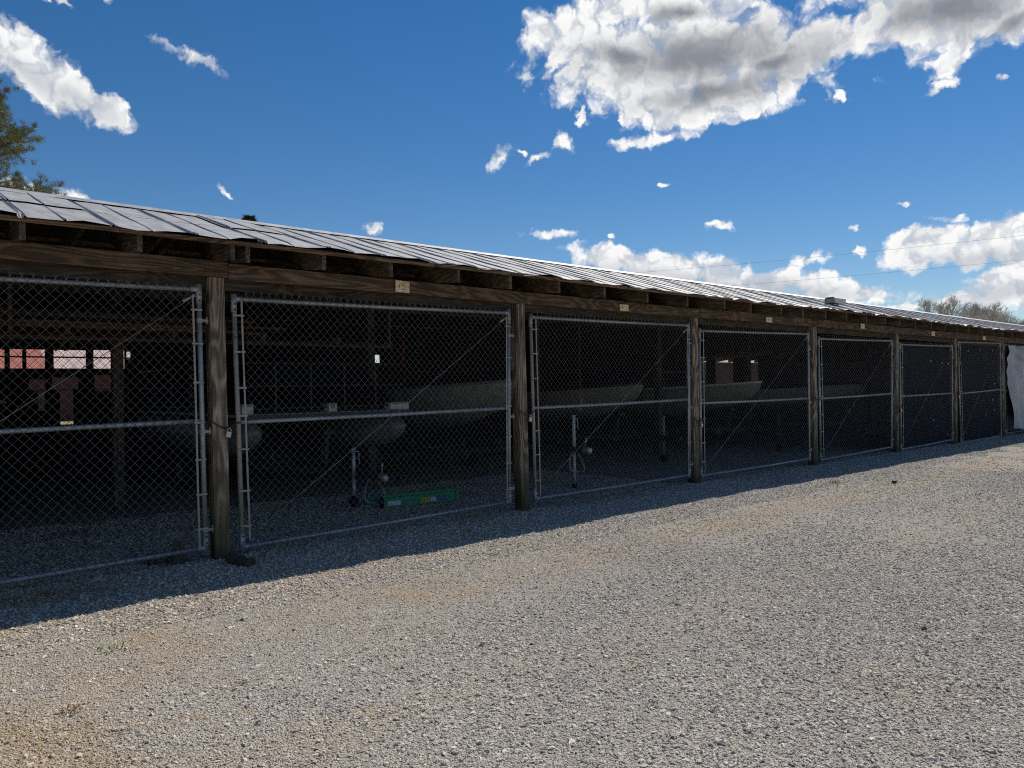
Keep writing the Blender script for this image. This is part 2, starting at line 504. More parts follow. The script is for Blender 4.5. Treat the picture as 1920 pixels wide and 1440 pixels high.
M['red_roof'] = metal_mat('red_roof_metal', (0.46, 0.15, 0.115), 0.5, 0.05, streak=1)
M['sheen_roof'] = metal_mat('sun_sheen_roof_metal', (0.66, 0.50, 0.46), 0.45, 0.1, streak=1)  # pinkish white is the sun's sheen on the red roof, put into colour
M['tan_roof'] = metal_mat('tan_roof_metal', (0.20, 0.19, 0.14), 0.6, 0.0)
M['maroon_wall'] = plain_mat('maroon_wall', (0.045, 0.014, 0.014), 0.85)
M['red_wall'] = plain_mat('red_barn_wall', (0.055, 0.016, 0.013), 0.8)
M['dark_gap'] = plain_mat('dark_doorway', (0.02, 0.018, 0.016), 0.9)
M['box_grey'] = plain_mat('grey_box_plastic', (0.3, 0.29, 0.27), 0.6)
M['red_rope'] = plain_mat('red_webbing', (0.2, 0.01, 0.02), 0.8)
M['yellow'] = plain_mat('yellow_hook_paint', (0.35, 0.2, 0.01), 0.6)


def ground_height(x, y):
    """gentle lie of the yard: falls a little to the right, soft ruts along the drive"""
    x = np.asarray(x, float)
    y = np.asarray(y, float)
    h = -0.05 * np.clip((x - 9.0) / 13.0, 0, 1.2)
    h = h + 0.010 * np.sin(x * 0.9 + 0.7 * np.sin(y * 1.3)) * np.sin(y * 1.1 + 0.4)
    h = h + 0.006 * np.sin(x * 3.1 + y * 1.7) * np.sin(y * 4.3 - x * 0.8) + 0.004 * np.sin(x * 7.7 - y * 3.1) * np.sin(y * 8.9 + x * 2.3)
    near = np.clip(1 - (np.abs(y + 2.5) - 8) / 10, 0, 1)
    return h * near - 0.0


def gravel_colour(T, pos):
    """bed colour shared by the sheet and the loose stones: tan fines, orange clay, grey crush"""
    big = T.noise(pos, 0.55, 4, 0.6)
    mid = T.noise(pos, 2.1, 5, 0.62)
    sp = T.n('ShaderNodeSeparateXYZ', {0: pos})
    # clay shows more towards the shed and at the near end of the drive, crushed grey stone further out
    lean = T.math('MULTIPLY_ADD', sp.outputs[1], 0.11, T.math('MULTIPLY', sp.outputs[0], -0.045))
    tan = T.sstep(T.math('ADD', T.math('MULTIPLY_ADD', mid, 0.6, T.math('MULTIPLY', big, 0.9)), lean), 0.26, 0.95)
    clay_spot = T.sstep(T.math('ADD', T.noise(T.vmath('ADD', pos, (13.0, 4.0, 0)), 1.5, 6, 0.7), T.math('MULTIPLY', lean, 0.10)), 0.535, 0.70)
    patch = T.noise(pos, 3.3, 4, 0.6)
    yy_ = T.math('MULTIPLY_ADD', T.math('SUBTRACT', big, 0.5), 1.1, sp.outputs[1])
    for (yc, hw_) in ((-2.3, 0.42), (-3.95, 0.38)):
        tr_ = T.math('SUBTRACT', 1.0, T.sstep(T.math('ABSOLUTE', T.math('SUBTRACT', yy_, yc)), hw_ * 0.35, hw_))
        tan = T.math('MAXIMUM', tan, T.math('MULTIPLY', tr_, T.math('MULTIPLY', T.sstep(mid, 0.3, 0.65), 0.8 if yc > -3 else 0.25)))
    for (cx_, cy_, r0, ps_) in ((-2.15, -3.35, 0.95, 1.0), (-1.3, -2.5, 0.6, 0.15), (-1.1, -3.95, 0.5, 0.35), (1.45, -5.4, 0.45, 0.35), (0.7, -2.2, 0.6, 0.3), (4.6, -2.2, 1.0, 0.25)):
        dist = T.vmath('DISTANCE', T.vmath('MULTIPLY', pos, (1, 1, 0)), (cx_, cy_, 0))
        sp_ot = T.math('SUBTRACT', 1.0, T.sstep(T.math('MULTIPLY_ADD', T.math('SUBTRACT', patch, 0.5), -1.6 * r0, dist), r0 * 0.1, r0))
        clay_spot = T.math('MAXIMUM', clay_spot, T.math('MULTIPLY', sp_ot, ps_))
    return tan, clay_spot


def ground_material():
    mt, T, bs = new_mat('gravel_ground')
    ge = T.n('ShaderNodeNewGeometry')
    pos = ge.outputs['Position']
    tan, clay = gravel_colour(T, pos)
    v1 = T.n('ShaderNodeTexVoronoi', {'Vector': pos, 'Scale': 80.0, 'Randomness': 1.0})
    v2 = T.n('ShaderNodeTexVoronoi', {'Vector': pos, 'Scale': 170.0, 'Randomness': 1.0})
    cell = T.n('ShaderNodeSeparateColor', {0: v1.outputs['Color']}).outputs[0]
    cell2 = T.n('ShaderNodeSeparateColor', {0: v2.outputs['Color']}).outputs[1]
    tone = T.math('MULTIPLY_ADD', cell, 0.6, T.math('MULTIPLY', cell2, 0.4))
    grey = T.ramp(tone, [(0.1, (0.235, 0.217, 0.195)), (0.5, (0.383, 0.350, 0.311)), (0.92, (0.589, 0.542, 0.484))])
    warm = T.ramp(tone, [(0.1, (0.255, 0.193, 0.131)), (0.5, (0.402, 0.325, 0.235)), (0.92, (0.569, 0.484, 0.381))])
    col = T.mix(T.math('MULTIPLY', tan, 0.85), grey, warm)
    col = T.mix(T.math('MULTIPLY', clay, 0.50), col, (0.39, 0.255, 0.11))
    # far from the yard: thin winter grass
    sp = T.n('ShaderNodeSeparateXYZ', {0: pos})
    far = T.sstep(T.math('ADD', sp.outputs[1], T.math('MULTIPLY', T.noise(pos, 0.3, 3), 4.0)), 52.0, 60.0)
    col = T.mix(far, col, (0.13, 0.13, 0.05))
    T.set(bs, 'Base Color', col)
    bs.inputs['Roughness'].default_value = 0.92
    bs.inputs['Specular IOR Level'].default_value = 0.2
    h = T.math('MULTIPLY_ADD', v1.outputs['Distance'], -0.9, T.math('MULTIPLY', v2.outputs['Distance'], -0.45))
    h = T.math('MULTIPLY_ADD', T.noise(pos, 22.0, 4, 0.6), 0.5, h)
    b = T.n('ShaderNodeBump', {'Height': h, 'Strength': 1.0, 'Distance': 0.016})
    T.set(bs, 'Normal', b.outputs[0])
    return mt


def stone_material():
    mt, T, bs = new_mat('gravel_stone')
    ge = T.n('ShaderNodeNewGeometry')
    pos = ge.outputs['Position']
    tan, clay = gravel_colour(T, pos)
    oi = T.n('ShaderNodeObjectInfo')
    r = oi.outputs['Random']
    grey = T.ramp(r, [(0.0, (0.118, 0.111, 0.103)), (0.025, (0.294, 0.270, 0.246)), (0.5, (0.422, 0.389, 0.351)), (0.9, (0.559, 0.518, 0.465)), (1.0, (0.726, 0.678, 0.615))])
    warm = T.ramp(r, [(0.0, (0.167, 0.122, 0.081)), (0.03, (0.343, 0.283, 0.212)), (0.6, (0.481, 0.405, 0.311)), (1.0, (0.687, 0.602, 0.488))])
    col = T.mix(T.math('MULTIPLY', tan, 0.8), grey, warm)
    col = T.mix(T.math('MULTIPLY', clay, 0.38), col, (0.42, 0.28, 0.125))
    speck = T.noise(pos, 260.0, 2, 0.6)
    col = T.mix(T.math('MULTIPLY', T.sstep(speck, 0.4, 0.75), 0.35), col, (0.45, 0.44, 0.42))
    T.set(bs, 'Base Color', col)
    bs.inputs['Roughness'].default_value = 0.85
    bs.inputs['Specular IOR Level'].default_value = 0.3
    return mt


M['ground'] = ground_material()
M['stone'] = stone_material()

# ------------------------------------------------------------------ ground sheet
def spaced(lo, hi, step, far_lo, far_hi):
    a = list(np.arange(lo, hi + 1e-6, step))
    x, s = lo, step
    left = []
    while x > far_lo:
        s *= 1.35
        x -= s
        left.append(x)
    x, s = a[-1], step
    right = []
    while x < far_hi:
        s *= 1.35
        x += s
        right.append(x)
    return np.array(left[::-1] + a + right)


gx = spaced(-4.0, 12.0, 0.06, -500, 900)
gy = spaced(-7.5, 0.5, 0.06, -400, 900)
GX, GY = np.meshgrid(gx, gy)
GZ = ground_height(GX, GY)
nx_, ny_ = len(gx), len(gy)
idx = np.arange(nx_ * ny_).reshape(ny_, nx_)
quads = np.stack([idx[:-1, :-1], idx[:-1, 1:], idx[1:, 1:], idx[1:, :-1]], -1).reshape(-1, 4)
me = bpy.data.meshes.new('ground')
me.from_pydata(np.stack([GX, GY, GZ], -1).reshape(-1, 3).tolist(), [], quads.tolist())
me.shade_smooth()
ground = bpy.data.objects.new('ground', me)
ground.data.materials.append(M['ground'])
ground["kind"] = "structure"
COL.objects.link(ground)

# ------------------------------------------------------------------ loose gravel (uncountable): stones instanced on points
def sample_stones():
    P = []
    S = []
    def strip(n, x0, x1, y0, y1, s0, s1, power=2.2, keep=None):
        x = rng.uniform(x0, x1, n)
        y = rng.uniform(y0, y1, n)
        if keep is not None:
            k = rng.uniform(0, 1, n) < keep(x, y)
            x, y = x[k], y[k]
        s = s0 + (s1 - s0) * rng.uniform(0, 1, len(x)) ** power
        P.append(np.stack([x, y], -1))
        S.append(s)
    def patchy(x, y):
        q = np.sin(x * 1.3 + 2.1 * np.sin(y * 0.9)) * np.sin(y * 1.7 + 1.3 * np.sin(x * 0.7 + 1))
        grey = np.clip(0.60 - 0.16 * (y + 3.4) + 0.02 * x, 0.28, 1.0)     # looser, greyer stone further out on the drive
        grey = grey - 0.30 * np.exp(-((y + 2.35) / 0.33) ** 2) - 0.22 * np.exp(-((y + 3.95) / 0.30) ** 2)   # packed wheel tracks
        return np.clip(grey + 0.22 * q, 0.42, 1.0)
    strip(300000, -4.0, 3.6, -7.4, -1.0, 0.0025, 0.0075, 1.6, patchy)
    strip(50000, -4.0, 5.5, -7.4, -0.9, 0.005, 0.0125, 2.8, patchy)
    strip(42000, -3.0, 5.0, -7.4, -3.0, 0.006, 0.0135, 2.0, patchy)
    strip(120000, 2.5, 12.0, -7.5, -0.9, 0.0045, 0.011, 2.0, patchy)
    strip(45000, 8.0, 26.0, -7.5, -0.9, 0.008, 0.014, 2.0, patchy)
    strip(60000, -3.2, 8.0, -1.75, 0.35, 0.004, 0.0145, 2.2)             # loose stone thrown up along the shed
    strip(22000, 8.0, 24.0, -1.6, 0.3, 0.007, 0.015, 2.2)
    strip(30000, -2.6, 7.0, 0.3, 3.2, 0.006, 0.017, 2.2)                 # gravel floor inside
    strip(260, -4.0, 10.0, -7.4, 0.2, 0.014, 0.024, 2.0)                 # a few larger stones
    return np.concatenate(P), np.concatenate(S)


SP, SS = sample_stones()
n_st = len(SP)
SZ = ground_height(SP[:, 0], SP[:, 1]) + SS * rng.uniform(-0.15, 0.25, n_st)
gme = bpy.data.meshes.new('loose_gravel')
gme.vertices.add(n_st)
gme.vertices.foreach_set('co', np.stack([SP[:, 0], SP[:, 1], SZ], -1).astype(np.float32).ravel())
at = gme.attributes.new('scl', 'FLOAT_VECTOR', 'POINT')
asp = np.stack([SS * rng.uniform(0.8, 1.35, n_st), SS * rng.uniform(0.65, 1.1, n_st), SS * rng.uniform(0.40, 0.75, n_st)], -1)
at.data.foreach_set('vector', asp.astype(np.float32).ravel())
at = gme.attributes.new('rot', 'FLOAT_VECTOR', 'POINT')
rt = np.stack([rng.normal(0, 0.35, n_st), rng.normal(0, 0.35, n_st), rng.uniform(0, 6.283, n_st)], -1)
at.data.foreach_set('vector', rt.astype(np.float32).ravel())
at = gme.attributes.new('pick', 'INT', 'POINT')
at.data.foreach_set('value', rng.integers(0, 7, n_st).astype(np.int32))
gme.update()
gravel = bpy.data.objects.new('loose_gravel', gme)
COL.objects.link(gravel)
gravel["kind"] = "stuff"
tag(gravel, 'loose grey and tan crushed gravel spread over the drive', 'gravel')
ng = bpy.data.node_groups.new('gravel_instances', 'GeometryNodeTree')
ng.interface.new_socket('Geometry', in_out='INPUT', socket_type='NodeSocketGeometry')
ng.interface.new_socket('Geometry', in_out='OUTPUT', socket_type='NodeSocketGeometry')
G = NT(ng)
gi = G.n('NodeGroupInput')
go = G.n('NodeGroupOutput')
jn = G.n('GeometryNodeJoinGeometry')
for k in range(7):
    ico = G.n('GeometryNodeMeshIcoSphere', {'Radius': 1.0, 'Subdivisions': 2})
    pz = G.n('GeometryNodeInputPosition')
    shv = G.n('ShaderNodeVectorMath', {0: pz.outputs[0], 1: (k * 7.3, k * 3.1, k * 5.7)}, operation='ADD')
    nz = G.n('ShaderNodeTexNoise', {'Vector': shv.outputs[0], 'Scale': 1.15, 'Detail': 1.0, 'Roughness': 0.6})
    sb = G.n('ShaderNodeVectorMath', {0: nz.outputs[1], 1: (0.5, 0.5, 0.5)}, operation='SUBTRACT')
    sc = G.n('ShaderNodeVectorMath', {0: sb.outputs[0], 1: (2.1, 2.1, 2.1)}, operation='MULTIPLY')
    sp_ = G.n('GeometryNodeSetPosition', {'Geometry': ico.outputs[0], 'Offset': sc.outputs[0]})
    sm = G.n('GeometryNodeSetMaterial', {'Geometry': sp_.outputs[0], 'Material': M['stone']})
    ss = G.n('GeometryNodeSetShadeSmooth', {'Geometry': sm.outputs[0], 'Shade Smooth': False})
    g2 = G.n('GeometryNodeGeometryToInstance')
    ng.links.new(ss.outputs[0], g2.inputs[0])
    ng.links.new(g2.outputs[0], jn.inputs[0])
iop = G.n('GeometryNodeInstanceOnPoints')
ng.links.new(gi.outputs[0], iop.inputs['Points'])
ng.links.new(jn.outputs[0], iop.inputs['Instance'])
iop.inputs['Pick Instance'].default_value = True
for nm, typ, sock in (('pick', 'INT', 'Instance Index'), ('scl', 'FLOAT_VECTOR', 'Scale'), ('rot', 'FLOAT_VECTOR', 'Rotation')):
    na = G.n('GeometryNodeInputNamedAttribute', data_type=typ)
    na.inputs[0].default_value = nm
    src = [s for s in na.outputs if s.enabled][0]
    if nm == 'rot':
        er = G.n('FunctionNodeEulerToRotation')
        ng.links.new(src, er.inputs[0])
        src = er.outputs[0]
    ng.links.new(src, iop.inputs[sock])
ng.links.new(iop.outputs[0], go.inputs[0])
md = gravel.modifiers.new('gravel', 'NODES')
md.node_group = ng

# ------------------------------------------------------------------ storage shed
shed = thing('storage_shed', 'long open-fronted timber storage shed with a grey metal roof', 'shed', (0, 0, 0))
POSTS = [(-7.40, -7.40), (-3.75, -3.76), (-0.042, -0.072), (3.709, 3.664), (7.295, 7.313), (11.058, 11.092), (14.705, 14.785), (18.185, 18.28), (21.74, 21.85), (25.42, 25.50), (29.10, 29.12), (32.75, 32.75), (36.4, 36.4)]
X_END0, X_END1 = -7.7, 36.7
BEAM_Z0, BEAM_Z1 = 2.600, 2.748
# roof plane: eave (y=-0.52, z=2.868) to ridge (y=1.42, z=3.475)
EY, EZ, RY, RZ = -0.52, 2.868, 1.42, 3.475
SL = (RZ - EZ) / (RY - EY)
BY, BZ = 8.1, 2.50                      # rear eave


def roof_z(y):
    return EZ + (y - EY) * SL if y <= RY else RZ + (y - RY) * (BZ - RZ) / (BY - RY)


def sag(x):
    """the eave of an old shed is not straight"""
    return 0.012 * math.sin(x * 0.55 + 1.0) + 0.007 * math.sin(x * 1.9) + 0.014 * max(0.0, min(1.0, (x - 8) / 14))


for i, (xb, xt) in enumerate(POSTS):
    g = float(ground_height(xb, 0.07))
    MB().beam((xb, 0.07, g - 0.25), (xt, 0.07, 2.745), 0.14, 0.14, 0.007, 6, 0.0015, up=(0, 1, 0)).build('post', M['post'], shed)
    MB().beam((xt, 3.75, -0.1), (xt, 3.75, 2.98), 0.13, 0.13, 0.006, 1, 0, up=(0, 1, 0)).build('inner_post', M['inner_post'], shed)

# header boards on the front of the posts, butted near the posts, each a little different
joints = [X_END0, -3.72, 0.02, 3.70, 7.36, 11.05, 14.78, 18.25, 21.80, 25.5, 29.1, 32.8, X_END1]
for i in range(len(joints) - 1):
    a, b = joints[i] + 0.004, joints[i + 1] - 0.004
    dz = (0.012 if i == 1 else random.uniform(-0.008, 0.006)) + 0.014 * max(0.0, min(1.0, (a - 8) / 14))
    yf = -0.022 - (0.012 if i == 1 else random.uniform(0, 0.004))
    MB().beam((a, yf, (BEAM_Z0 + BEAM_Z1) / 2 + dz), (b, yf, (BEAM_Z0 + BEAM_Z1) / 2 + dz + random.uniform(-0.006, 0.006)), 0.038, BEAM_Z1 - BEAM_Z0, 0.003, 6, 0.002).build('header_board', M['header'], shed)
    # second board between the posts behind
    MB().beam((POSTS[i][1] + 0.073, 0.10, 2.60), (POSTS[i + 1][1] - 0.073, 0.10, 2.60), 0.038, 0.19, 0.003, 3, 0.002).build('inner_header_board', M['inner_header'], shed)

# rafters: tails stick out under the eave
raf_x = [-0.84 - 0.80 * k for k in range(8)][::-1] + [-0.085, 0.062, 0.79, 1.55, 2.37, 3.15, 3.92, 4.74, 5.65, 6.56, 7.43]
x = 8.25
while x < X_END1 - 0.1:
    raf_x.append(x + random.uniform(-0.05, 0.05))
    x += 0.81
for x in raf_x:
    w = 0.040
    s_ = sag(x)
    yt = -0.43 + random.uniform(-0.025, 0.025)
    zb = 2.695 + random.uniform(-0.012, 0.012) + 0.014 * max(0.0, min(1.0, (x - 8) / 14))
    dx = random.uniform(-0.008, 0.008)
    prof = [(yt, zb + s_ * 0.5), (-0.045, 2.752), (0.16, 2.80), (RY - 0.03, roof_z(RY) - 0.20), (RY - 0.03, roof_z(RY) - 0.050), (yt, roof_z(yt) - 0.050 + s_)]
    v = [(x - w / 2 + (dx if k in (0, 5) else 0), p[0], p[1]) for k, p in enumerate(prof)] + [(x + w / 2 + (dx if k in (0, 5) else 0), p[0], p[1]) for k, p in enumerate(prof)]
    n = len(prof)
    f = [tuple(range(n)), tuple(range(2 * n - 1, n - 1, -1))] + [(k, k + n, (k + 1) % n + n, (k + 1) % n) for k in range(n)]
    MB().add(v, f).build('rafter', M['rafter'], shed)
    MB().beam((x, RY + 0.03, RZ - 0.13), (x, BY - 0.1, BZ - 0.12), 0.040, 0.14, 0.003).build('rafter', M['rafter'], shed)

# purlins under the sheets; the front one is a row of short boards that shows along the eave
for yy in (-0.435, 0.2, 0.85, 1.33):
    x = X_END0
    while x < X_END1 - 0.2:
        L = min(random.choice((2.44, 3.05, 3.66)), X_END1 - x)
        z0, z1 = roof_z(yy) - 0.028 + sag(x), roof_z(yy) - 0.028 + sag(x + L)
        oy = random.uniform(-0.025, 0.02) if yy < 0 else 0
        MB().beam((x + 0.003, yy + oy, z0), (x + L - 0.003, yy + oy, z1), 0.09, 0.038, 0.003, 4, 0.002, up=(0, -SL, 1)).build('purlin', M['purlin'], shed)
        x += L
for yy in (2.6, 4.2, 5.8, 7.4):
    MB().beam((X_END0, yy, roof_z(yy) - 0.032), (X_END1, yy, roof_z(yy) - 0.032), 0.09, 0.038, 0.003).build('purlin', M['purlin'], shed)
MB().beam((X_END0, RY, RZ - 0.16), (X_END1, RY, RZ - 0.16), 0.04, 0.18, 0.003).build('ridge_board', M['inner_post'], shed)
MB().beam((X_END0, 3.75, 2.93), (X_END1, 3.75, 2.93), 0.09, 0.19, 0.003).build('inner_beam', M['inner_post'], shed)

# roof sheets: five-crimp metal, two sheets up the front slope
PW = 0.612
RIB = [(0.0, 0.0), (0.012, 0.0), (0.021, 0.011), (0.030, 0.0), (0.040, 0.0), (0.049, 0.011), (0.058, 0.0), (0.19, 0.001), (0.297, 0.0), (0.306, 0.010), (0.315, 0.0), (0.42, 0.001), (PW - 0.018, 0.0), (PW + 0.011, -0.003)]
LAP_Y = 0.42


def roof_sheet(x0, ya, yb, lift, rough_edge, nseg=6):
    vs_, fs_ = [], []
    tw = random.uniform(-0.0015, 0.0015)
    cut = random.uniform(-0.02, 0.02) if rough_edge else 0
    lifted = random.random() < 0.22
    for j in range(nseg + 1):
        t = j / nseg
        y = ya + (yb - ya) * t
        for (px, pz) in RIB:
            xx = x0 + px
            yy = y
            z = roof_z(y) + pz + lift + sag(xx) * (1 - max(0.0, min(1.0, (y - EY) / (RY - EY)))) + tw * (px / PW - 0.5)
            z += 0.0035 * math.sin(xx * 13.0 + y * 5.0) * (1 if pz < 0.01 else 0.3)
            if j == 0 and rough_edge:
                yy += cut + 0.018 * math.sin(xx * 6.3) + 0.010 * math.sin(xx * 17.0)
                z += (0.012 * math.sin(xx * 9.0) + random.uniform(-0.003, 0.005)) + (0.018 if (lifted and px > 0.4) else 0) - (0.02 if (not lifted and px < 0.1 and random.random() < 0.3) else 0)
            vs_.append((xx, yy, z))
    n = len(RIB)
    for j in range(nseg):
        for k in range(n - 1):
            a = j * n + k
            fs_.append((a, a + 1, a + 1 + n, a + n))
    return MB().add(vs_, fs_)


x = X_END0 - 0.1
k = 0
while x < X_END1:
    lp = LAP_Y + random.uniform(-0.006, 0.006)
    al = 0.0
    roof_sheet(x, EY, lp + 0.08, 0.001 + al, True, 7).build('roof_sheet', M['roof'], shed)
    up_lift = 0.0028 + al + (0.012 if k in (10, 13) else 0.0)
    roof_sheet(x, lp, RY, up_lift, False, 6).build('roof_sheet', M['roof'], shed)
    roof_sheet(x, RY, BY, 0.001 + al, False, 6).build('roof_sheet', M['roof'], shed)
    x += PW
    k += 1
# dark sheet added under the roof metal to keep its underside in shade
fv = []
for xx in (X_END0, X_END1):
    for yy in (EY + 0.06, RY, BY - 0.05):
        fv.append((xx, yy, roof_z(yy) - 0.006 - (0.012 if yy < 0 else 0.004)))
MB().add(fv, [(0, 3, 4, 1), (1, 4, 5, 2)]).build('roof_shade_sheet', M['underside_shade'], shed)
# ridge cap pieces, bright new metal
x = X_END0 - 0.1
while x < X_END1:
    L = min(3.05, X_END1 + 0.1 - x)
    v = []
    for xx in (x, x + L - 0.004):
        for (yy, zz) in ((RY - 0.15, roof_z(RY - 0.15) + 0.0175), (RY - 0.02, RZ + 0.026), (RY, RZ + 0.032), (RY + 0.02, RZ + 0.026), (RY + 0.15, roof_z(RY + 0.15) + 0.0175)):
            v.append((xx, yy, zz))
    MB().add(v, [(j, j + 1, j + 6, j + 5) for j in range(4)]).build('ridge_cap', M['cap'], shed)
    x += L - 0.003

# rear wall of dark boards with openings closed by wire
REAR_Y = 7.62
OPEN = [(-1.9, -1.05, 1.98, 2.31), (-0.95, -0.865, 1.98, 2.31), (-0.79, -0.62, 1.99, 2.31), (-0.56, -0.30, 1.99, 2.31), (-0.17, 0.31, 1.99, 2.31), (0.43, 0.92, 1.99, 2.32), (0.955, 1.02, 2.17, 2.30),
        (-0.20, 0.19, 1.63, 1.84), (-0.085, 0.11, 1.04, 1.63), (0.44, 0.91, 1.60, 1.88), (-0.53, -0.30, 1.62, 1.81), (-0.40, -0.31, 1.28, 1.62),
        (5.89, 6.14, 2.15, 2.33), (17.9, 18.55, 1.56, 2.55), (19.05, 20.12, 1.56, 2.56), (21.1, 21.7, 1.57, 2.58)]
rear = MB().beam((X_END0, REAR_Y + 0.055, 2.62), (X_END1, REAR_Y + 0.055, 2.62), 0.05, 0.12, 0.003).build('rear_wall', M['inner_post'], shed)
xs = sorted(set([X_END0, X_END1] + [v for o in OPEN for v in o[:2]]))
edges = []
for a, b in zip(xs[:-1], xs[1:]):
    nb = max(1, int(round((b - a) / 0.28)))
    for q in range(nb):
        edges.append((a + (b - a) * q / nb, a + (b - a) * (q + 1) / nb))
for (a, b) in edges:
    spans = [(-0.1, 2.72)]
    for (o0, o1, z0, z1) in OPEN:
        if o0 < (a + b) / 2 < o1:
            new = []
            for (s0, s1) in spans:
                if z0 > s0:
                    new.append((s0, min(s1, z0)))
                if z1 < s1:
                    new.append((max(s0, z1), s1))
            spans = [(s0, s1) for s0, s1 in new if s1 - s0 > 0.004]
    for (s0, s1) in spans:
        yy = REAR_Y + random.uniform(0, 0.006)
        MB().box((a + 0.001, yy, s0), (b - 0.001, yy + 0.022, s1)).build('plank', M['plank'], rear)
for xe in (X_END0, X_END1):
    ew = MB().beam((xe, 0.2, 2.40), (xe, REAR_Y, 2.40), 0.05, 0.12, 0.003).build('end_wall', M['inner_post'], shed)
    y = 0.15
    while y < REAR_Y - 0.05:
        MB().box((xe + 0.03, y + 0.001, -0.1), (xe + 0.052, y + 0.25, min(roof_z(y), roof_z(y + 0.25)) - 0.06)).build('plank', M['plank'], ew)
        y += 0.252

# ------------------------------------------------------------------ chain link
def chain_link(x0, x1, z0, z1, yf, cw=0.0767, chh=0.0823, r=0.0017, spikes=True, wob=0.012):
    """a woven wire sheet in the plane y = yf"""
    nxd = max(2, int(round((x1 - x0) / cw)))
    nzd = max(2, int(round((z1 - z0) / chh)))
    dx, dz = (x1 - x0) / nxd / 2, (z1 - z0) / nzd / 2
    nl = 2 * nzd + 1
    strips = 2 * nxd
    jj = np.arange(strips)[:, None]
    kk = np.arange(nl)[None, :]
    X = x0 + (jj + ((jj + kk) % 2)) * dx
    Z = z0 + kk * dz + 0 * jj
    ph = rng.uniform(0, 6, 4)
    Y = yf + 0.0022 * np.where((jj + kk) % 2 == 0, 1, -1) + wob * np.sin(X * 1.9 + ph[0]) * np.sin(Z * 2.3 + ph[1])
    Xw = X + 0.006 * np.sin(Z * 3.1 + ph[2] + X * 0.8)
    Zw = Z + 0.006 * np.sin(X * 2.2 + ph[3])
    off = np.array([(r * 1.35, 0, 0), (0, r, 0), (-r * 1.35, 0, 0), (0, -r, 0)])
    V = np.stack([Xw, Y, Zw], -1)[:, :, None, :] + off[None, None]
    vid = np.arange(strips * nl * 4).reshape(strips, nl, 4)
    F = []
    for c in range(4):
        d = (c + 1) % 4
        F.append(np.stack([vid[:, :-1, c], vid[:, :-1, d], vid[:, 1:, d], vid[:, 1:, c]], -1).reshape(-1, 4))
    V = V.reshape(-1, 3)
    F = np.concatenate(F)
    mb = MB()
    mb.v = [tuple(p) for p in V.tolist()]
    mb.f = [tuple(q) for q in F.tolist()]
    if spikes:
        for zi, sgn in ((nl - 1, 1), (0, -1)):
            for j in range(0, strips + 1):
                par = (j + zi) % 2
                if par != 0:
                    continue
                bx = float(x0 + j * dx)
                bz = float(z0 + zi * dz)
                for s in (-1, 1):
                    mb.tube([(bx, yf, bz), (bx + s * 0.003, yf - 0.001, bz + sgn * 0.016), (bx + s * 0.014, yf, bz + sgn * 0.033)], r * 1.1, 3, cap=False)
    return mb


